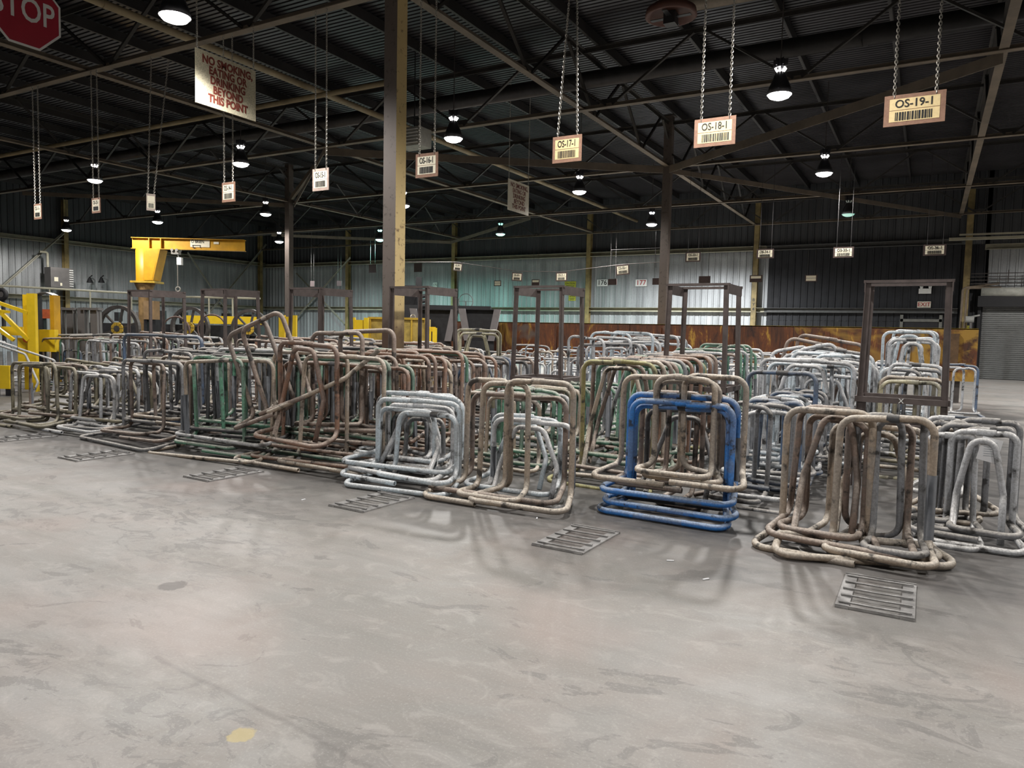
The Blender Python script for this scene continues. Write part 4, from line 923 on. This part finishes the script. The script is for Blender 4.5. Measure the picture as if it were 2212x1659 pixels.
def wheel(px, py, D, Rr, label, hub=True, rz=0.35):
    c = atD(px, py, D); r = empty('flywheel', c, (0, 0, rz), label, 'wheel')
    mb = MB(); n_ = 40
    for i in range(n_):
        a0, a1 = 2*math.pi*i/n_, 2*math.pi*(i+1)/n_
        P_ = lambda a, q, y: (q*math.cos(a), y, q*math.sin(a))
        vs = [P_(a, q, y) for a in (a0, a1) for q in (Rr*.86, Rr) for y in (-.06, .06)]
        mb.add(vs, [(0, 2, 6, 4), (1, 5, 7, 3), (2, 3, 7, 6), (0, 4, 5, 1)])
    mb.build('rim', STEEL_D, r)
    for k in range(6):
        a = k*math.pi/3+.3; mb = MB(); mb.bar((0, 0, 0), (Rr*.87*math.cos(a), 0, Rr*.87*math.sin(a)), .05, .07, up=Vector((0, 1, 0))); mb.build('spoke', STEEL_D, r)
    if hub:
        mb = MB()
        for k in range(8):
            a = k*math.pi/4; P_ = lambda t, q: (q*Rr*math.cos(t), -.10, q*Rr*math.sin(t))
            mb.prism([P_(a+.05, .14), P_(a+.05, .27), P_(a+.38, .285), P_(a+.73, .27), P_(a+.73, .14)], (0, .05, 0))
        mb.build('hub_guard', YELD, r)
        mb = MB(); mb.cyl((0, -.12, 0), (0, .1, 0), Rr*.13, 14); mb.build('hub', STEEL_D, r)
    mb = MB(); mb.box((0, .25, -c.z/2-.1), (.5, .35, c.z-.2)); mb.build('pedestal', DARKM, r)
    return r
wheel(257, 710, 22, .70, 'dark spoked flywheel with yellow hub guard, left of the crane mast')
wheel(411, 708, 23, .66, 'dark spoked flywheel with yellow hub guard, between the two left tall racks')
wheel(540, 711, 23.5, .64, 'dark spoked flywheel with yellow hub guard, right of the rack under sign OS-14-1')
def hoopring(px, py, D, Rr, label):
    c = atD(px, py, D); r = empty('steel_hoop', c, (0, 0, .4), label, 'hoop'); mb = MB(); mb.torus((0, 0, 0), Rr, .025, (0, 1, 0)); mb.build('ring', simple('hoop_rust', (.16, .10, .08), .6), r, True)
    mb = MB(); mb.box((0, 0, -Rr-.3), (.2, .15, .62)); mb.build('stand', DARKM, r)
hoopring(458, 712, 21.5, .44, 'thin rusty steel hoop standing between two flywheels')
hoopring(380, 716, 21, .42, 'thin grey steel hoop left of the second flywheel')
def dbox(name, px0, px1, py0, py1, D, depth, label, matx, cat, rz=.45, foot=True):
    a, b = atD(px0, (py0+py1)/2, D), atD(px1, (py0+py1)/2, D); zt, zl = atD((px0+px1)/2, py0, D).z, atD((px0+px1)/2, py1, D).z
    c = (a+b)/2; w_ = (b-a).length; rz = math.atan2(b.y-a.y, b.x-a.x)
    r = empty(name, (c.x, c.y, 0), (0, 0, rz), label, cat)
    mb = MB(); mb.box((0, depth/2, (zt+zl)/2), (w_, depth, zt-zl)); mb.build('body', matx, r)
    if foot and zl > .02:
        mb = MB()
        for q in (-1, 1):
            mb = MB(); mb.box((q*w_*.4, depth/2, zl/2), (min(.12, w_*.3), depth*.8, zl)); mb.build('support', DARKM, r)
    return r, w_, zt, zl
# dark machine bed behind the flywheels
r, w_, zt, zl = dbox('machine_bed', 125, 560, 700, 760, 28.0, 1.2, 'long black machine bed behind the flywheels', DARKM, 'machine')
for k in range(9):
    mb = MB(); mb.box((-w_/2+.5+k*(w_-1)/8, .3, zt+.25), (R.uniform(.12, .35), .3, R.uniform(.3, .6))); mb.build('machine_head', DARKM if k % 3 else GREYM, r)
for k in range(3):
    mb = MB(); mb.box((-w_/2+1.0+k*2.1, -.02, zt+.15), (.3, .04, .25)); mb.build('control_box', WHITEM if k != 1 else GREYM, r)
dbox('yellow_guard', 395, 575, 683, 700, 25, .12, 'low yellow guard beam behind the second and third flywheel', YEL, 'guard')
dbox('orange_plate', 85, 125, 668, 688, 24, .2, 'orange plate behind the arched stand at left', simple('orange_paint', (.75, .16, .05), .5), 'plate')
dbox('carton', 310, 333, 650, 690, 25, .4, 'brown carton stacked at the foot of the crane mast', simple('carton_brown', (.30, .19, .09), .8), 'box')
# upright A shaped stands
def stand(px0, px1, py, D, label):
    a, b = atD(px0, py, D), atD(px1, py, D); w_ = (b-a).length; c = (a+b)/2; rz = math.atan2(b.y-a.y, b.x-a.x)
    r = empty('slotted_stand', (c.x, c.y, 0), (0, 0, rz), label, 'stand')
    for q in (-1, 1):
        mb = MB(); mb.bar((q*w_*.32-.06, 0, c.z), (q*w_*.32+.10, -.25, 0), .25, .03, up=Vector((0, 1, 0))); mb.bar((q*w_*.32+.04, 0, c.z), (q*w_*.32+.2, -.25, 0), .02, .22, up=Vector((0, 1, 0))); mb.build('upright', GREYM, r)
    mb = MB(); mb.box((0, 0, c.z-.03), (w_, .25, .06)); mb.build('top_bar', GREYM, r)
stand(128, 166, 665, 19, 'grey slotted stand, left one of the pair before the first flywheel')
stand(175, 218, 665, 19, 'grey slotted stand, right one of the pair before the first flywheel')
a = atD(100, 632, 18); r = empty('arched_stand', (a.x, a.y, 0), (0, 0, .5), 'dark upright stand with arched top and yellow right side', 'stand')
mb = MB(); pts = [(-.22+.44*k/8, 0, a.z+.07*math.sin(math.pi*k/8)-.07) for k in range(9)]
for i in range(8): mb.bar(pts[i], pts[i+1], .25, .02)
mb.build('arched_top', GREYM, r)
mb = MB(); mb.box((-.21, 0, (a.z-.07)/2), (.03, .25, a.z-.07)); mb.build('dark_side', DARKM, r)
mb = MB(); mb.box((.21, 0, (a.z-.07)/2), (.10, .25, a.z-.07)); mb.build('yellow_side', AMBER, r)
# yellow rack at the left edge
o0 = atD(62, 640, 16.5); ex = (_r*1.0).normalized(); 
r = empty('yellow_lift_frame', (o0.x, o0.y, 0), (0, 0, math.atan2(ex.y, ex.x)), 'bright yellow braced steel frame with orange mark at the left edge', 'frame')
sc_ = 16.5/F
def L_(px, py, dy=0.): return Vector(((px-62)*sc_, dy, H+(CY-py)*sc_*1.0 + (atD(px, py, 16.5).z-(H+(CY-py)*sc_))))
for px, w_, dy in ((24, .08, .5), (69, .17, 0)):
    t = L_(px, 634); mb = MB(); mb.box((t.x, dy, t.z/2), (w_, .12, t.z)); mb.box((t.x+w_*.5, dy-.05, t.z/2), (.04, .04, t.z)); mb.build('post', YEL, r)
t = L_(36, 634); mb = MB(); mb.box((t.x, .55, t.z/2), (.11, .1, t.z)); mb.build('grey_post', GREYM, r)
for (x0, y0, x1, y1, th) in ((-30, 644, 62, 676, .075), (-30, 640, 62, 735, .085), (-30, 690, 30, 735, .07), (-30, 668, 22, 674, .06)):
    mb = MB(); mb.bar(L_(x0, y0, -.04), L_(x1, y1, -.04), .06, th); mb.build('diagonal_bar', YEL, r)
mb = MB(); c_ = L_(52, 760); mb.box((c_.x, .08, c_.z), (.42, .06, .62)); pl = mb.build('panel', YEL, r)
mb = MB(); c_ = L_(52, 733); mb.cyl((c_.x, .045, c_.z), (c_.x, .02, c_.z), .075, 9); mb.build('orange_mark', simple('orange_spray', (.85, .16, .02), .6), pl)
mb = MB(); c_ = L_(5, 715); mb.box((c_.x, .3, c_.z), (.5, .05, .2)); mb.build('cross_panel', YEL, r)
dbox('yellow_tub', 84, 118, 712, 760, 17.5, .15, 'yellow steel tub behind the far left pile', YEL, 'tub')
dbox('yellow_tub', -20, 20, 790, 840, 15.5, .15, 'yellow steel tub at the left edge beside the olive pile', YEL, 'tub')
a = atD(4, 636, 24); r = empty('rubber_wheel', (a.x, a.y, a.z), (0, 0, .4), 'black rubber wheel at the left picture edge', 'wheel'); mb = MB(); mb.torus((0, 0, 0), .15, .07, (0, 1, 0), 20, 8); mb.build('tyre', BLACK, r, True); mb = MB(); mb.cyl((0, -.03, 0), (0, .03, 0), .1, 14); mb.build('rim', GREYM, r)
mb = MB(); mb.cyl((0, .05, 0), (0, .05, -a.z), .06, 8); mb.build('stand', DARKM, r)
# hand rails
for i, (p, q, lab) in enumerate((((0, 617), (292, 634), 'long pipe rail crossing before the left wall'), ((392, 641), (562, 645), 'pipe rail right of the crane hoist'))):
    a, b = atD(*p, 27), atD(*q, 27 if i else 29); r = empty('pipe_rail', a, label=lab, cat='rail'); d = b-a
    mb = MB(); mb.tube([(0, 0, 0), d], .04, 8, hollow=False); mb.build('rail', GIRT, r, True)
    for k in (0.02, .35, .65, .97):
        c = d*k; mb = MB(); mb.cyl(c, (c.x, c.y, -(a.z)), .03, 6); mb.build('post', GIRT, r)
# electrical cabinet and wall lamps on the left wall
a = atX(134, 600, XL+1.2); r = empty('electrical_cabinet', a, label='grey electrical cabinet with louvred side and stickers on the left wall', cat='cabinet')
mb = MB(); mb.box((-.3, 0, 0), (.6, 1.15, 1.05)); mb.build('body', GREYM, r)
mb = MB()
for k in range(8): mb.box((.01, .48, -.42+k*.12), (.06, .2, .05))
mb.build('louvre', WHITEM, r)
mb = MB(); mb.box((.005, -.3, -.1), (.01, .2, .22)); mb.build('sticker', LABELW, r)
mb = MB(); mb.box((.005, -.05, -.35), (.01, .1, .15)); mb.build('sticker', LABELW, r)
mb = MB(); mb.box((-.7, 0, 0), (.5, .2, .2)); mb.tube([(-.4, -.5, .5), (-.4, -.5, 1.3), (-.4, -.9, 1.3)], .06, 8, fil=.1); mb.build('conduit', GIRT, r)
for px, lab in ((194, 'left one of two dark gooseneck lamps on the left wall'), (219, 'right one of two dark gooseneck lamps on the left wall')):
    a = atX(px, 606, XL+.5); r = empty('wall_lamp', a, label=lab, cat='lamp'); mb = MB(); mb.lathe([(.02, .2), (.08, .12), (.16, -.08), (.17, -.12)], n=16); mb.build('shade', BLACK, r, True)
    mb = MB(); mb.tube([(0, 0, .18), (0, .12, .3), (-.2, .25, .28), (-.48, .25, .2)], .025, 8, fil=.06); mb.build('gooseneck_arm', BLACK, r, True)
# yellow stands, bin and bins in the middle distance
def yframe(px0, px1, py0, py1, D, label, solid=True):
    a, b = atD(px0, py0, D), atD(px1, py0, D); w_ = (b-a).length; c = (a+b)/2; rz = math.atan2(b.y-a.y, b.x-a.x)
    r = empty('yellow_post_frame', (c.x, c.y, 0), (0, 0, rz), label, 'frame'); zl = atD(px0, py1, D).z
    for q in (-1, 1):
        mb = MB(); mb.box((q*(w_/2-.06), 0, c.z/2), (.12 if q > 0 else .16, .12, c.z)); mb.build('post', YEL, r)
    mb = MB(); mb.box((.02, 0, (c.z+zl)/2+.05), (w_*.6, .05, (c.z-zl)*.7)); mb.build('plate', YEL, r)
yframe(605, 641, 681, 727, 20.5, 'small bright yellow post frame behind the rust pile, left one')
yframe(757, 796, 686, 745, 20.5, 'bright yellow post frame just left of the yellow bin')
yframe(921, 944, 708, 722, 20.5, 'small bright yellow post frame just right of the yellow bin')
r, w_, zt, zl = dbox('yellow_bin', 797, 922, 688, 745, 21.0, 1.0, 'weathered yellow steel bin behind the nearest column', simple('weathered_yellow', (.50, .36, .08), .6, var=.45, scale=4), 'bin', foot=True)
mb = MB()
for k in range(5): mb.box((-w_/2+.04+k*(w_-.08)/4, -.02, (zt+zl)/2), (.05, .05, zt-zl))
mb.box((0, -.02, zt), (w_+.04, .08, .06)); mb.build('rib', YELD, r)
mb = MB(); mb.torus((w_*.25, .1, zt+.05), .07, .015, (0, 1, 0), 14, 5); mb.build('lifting_eye', CHAINM, r)
r, w_, zt, zl = dbox('black_machine', 868, 906, 640, 700, 30.0, 1.0, 'tall black machine silhouette right of the nearest column', BLACK, 'machine', foot=True)
mb = MB(); mb.box((-.05, .4, zt+.05), (w_*.9, .8, .8)); mb.box((.3, .3, zt+.55), (.25, .3, .5)); mb.build('machine_head', BLACK, r)
mb = MB()
for k in range(5): mb.cyl((w_*.5, .3, zt-.1*k*2), (w_*.5+.25+.06*(k % 2), .3, zt-.2*k+.05), .08, 8)
mb.build('pipe_stub', BLACK, r)
dbox('black_machine', 905, 1060, 660, 672, 31.0, 1.0, 'low black machine top before the green wall', BLACK, 'machine')
for i, (x0, x1) in enumerate(((888, 990), (992, 1082))):
    a, b = atD(x0, 668, 24.5), atD(x1, 668, 24.5); w_ = (b-a).length; c = (a+b)/2; rz = math.atan2(b.y-a.y, b.x-a.x)
    r = empty('grey_hopper', (c.x, c.y, 0), (0, 0, rz), ('left', 'right')[i]+' grey steel hopper with slanting ends behind the barrier', 'hopper')
    mb = MB(); zt = c.z; zl = atD(x0, 735, 24.5).z
    for q in (-1, 1): mb.prism([(q*w_/2, -.4, zt), (q*(w_/2-.22), -.4, zt), (q*(w_/2-.42), -.4, zl), (q*(w_/2-.20), -.4, zl)], (0, .8, 0))
    mb.build('sloping_end', simple('hopper_grey_%d' % i, (.22, .20, .20), .5, var=.15), r)
    mb = MB(); mb.box((0, .1, (zt+zl)/2), (w_*.8, .05, zt-zl)); mb.box((0, .1, zt-.01), (w_*.9, .5, .03)); mb.build('inner_panel', DARKM, r)
    mb = MB(); mb.box((0, 0, zl/2), (w_*.7, .5, zl)); mb.build('pedestal', DARKM, r)
a = atD(1006, 651, 33); r = empty('valve_wheel', a, (0, 0, .3), 'thin grey hand wheel standing before the green wall', 'wheel'); mb = MB(); mb.torus((0, 0, 0), .34, .02, (0, 1, 0), 24, 6); mb.build('rim', GREYM, r, True)
mb = MB(); mb.cyl((0, .02, 0), (0, .02, -a.z), .03, 6); mb.bar((-.34, 0, 0), (.34, 0, 0), .02, .02); mb.build('stem', GREYM, r)
# things at the right part of the back wall
mb = MB()
for px in (2074, 2083):
    a = atY(px+6, 622, YB-.4); mb.tube([(a.x, a.y, 0), (a.x, a.y, a.z), (a.x+1.2+(2083-px)*.01, a.y, a.z+(2083-px)*.02)], .05, 8, fil=.15)
tag(mb.build('wall_conduit', simple('conduit_brown', (.24, .19, .14), .6), smooth=True), 'pair of bent conduits climbing the wall beside the roll-up door', 'pipe')
mb = MB()
for q in range(4):
    z = 4.0+q*.14; mb.cyl((1.4, YB-.6, z), (8, YB-.6, z), .018, 5)
for k in range(9): mb.cyl((2.0+k*.7, YB-.6, 4.0), (2.0+k*.7, YB-.6, 4.55), .018, 5)
tag(mb.build('cable_tray', STEEL_D), 'black wire cable tray above the roll-up door', 'tray')
a = atY(2098, 690, YB-.8); r = empty('hose_valve', a, label='grey hose valve on a standpipe beside the roll-up door', cat='valve'); mb = MB(); mb.cyl((0, 0, 0), (0, 0, -a.z), .05, 8); mb.build('standpipe', GREYM, r); mb = MB(); mb.cyl((-.2, 0, 0), (.1, 0, 0), .14, 12); mb.cyl((0, 0, .1), (.3, 0, .18), .04, 8); mb.build('valve_body', simple('valve_grey', (.35, .35, .33), .5), r)
a, b = atY(2050, 517, 30), atY(2230, 511, 30)
mb = MB(); mb.bar(a, b+(b-a)*.8, .12, .09); mb.bar(a+Vector((.3, 0, .14)), b+(b-a)*.8+Vector((0, 0, .14)), .06, .06); tag(mb.build('crane_rail', GIRT), 'pale double rail hung high before the right end of the back wall', 'rail')
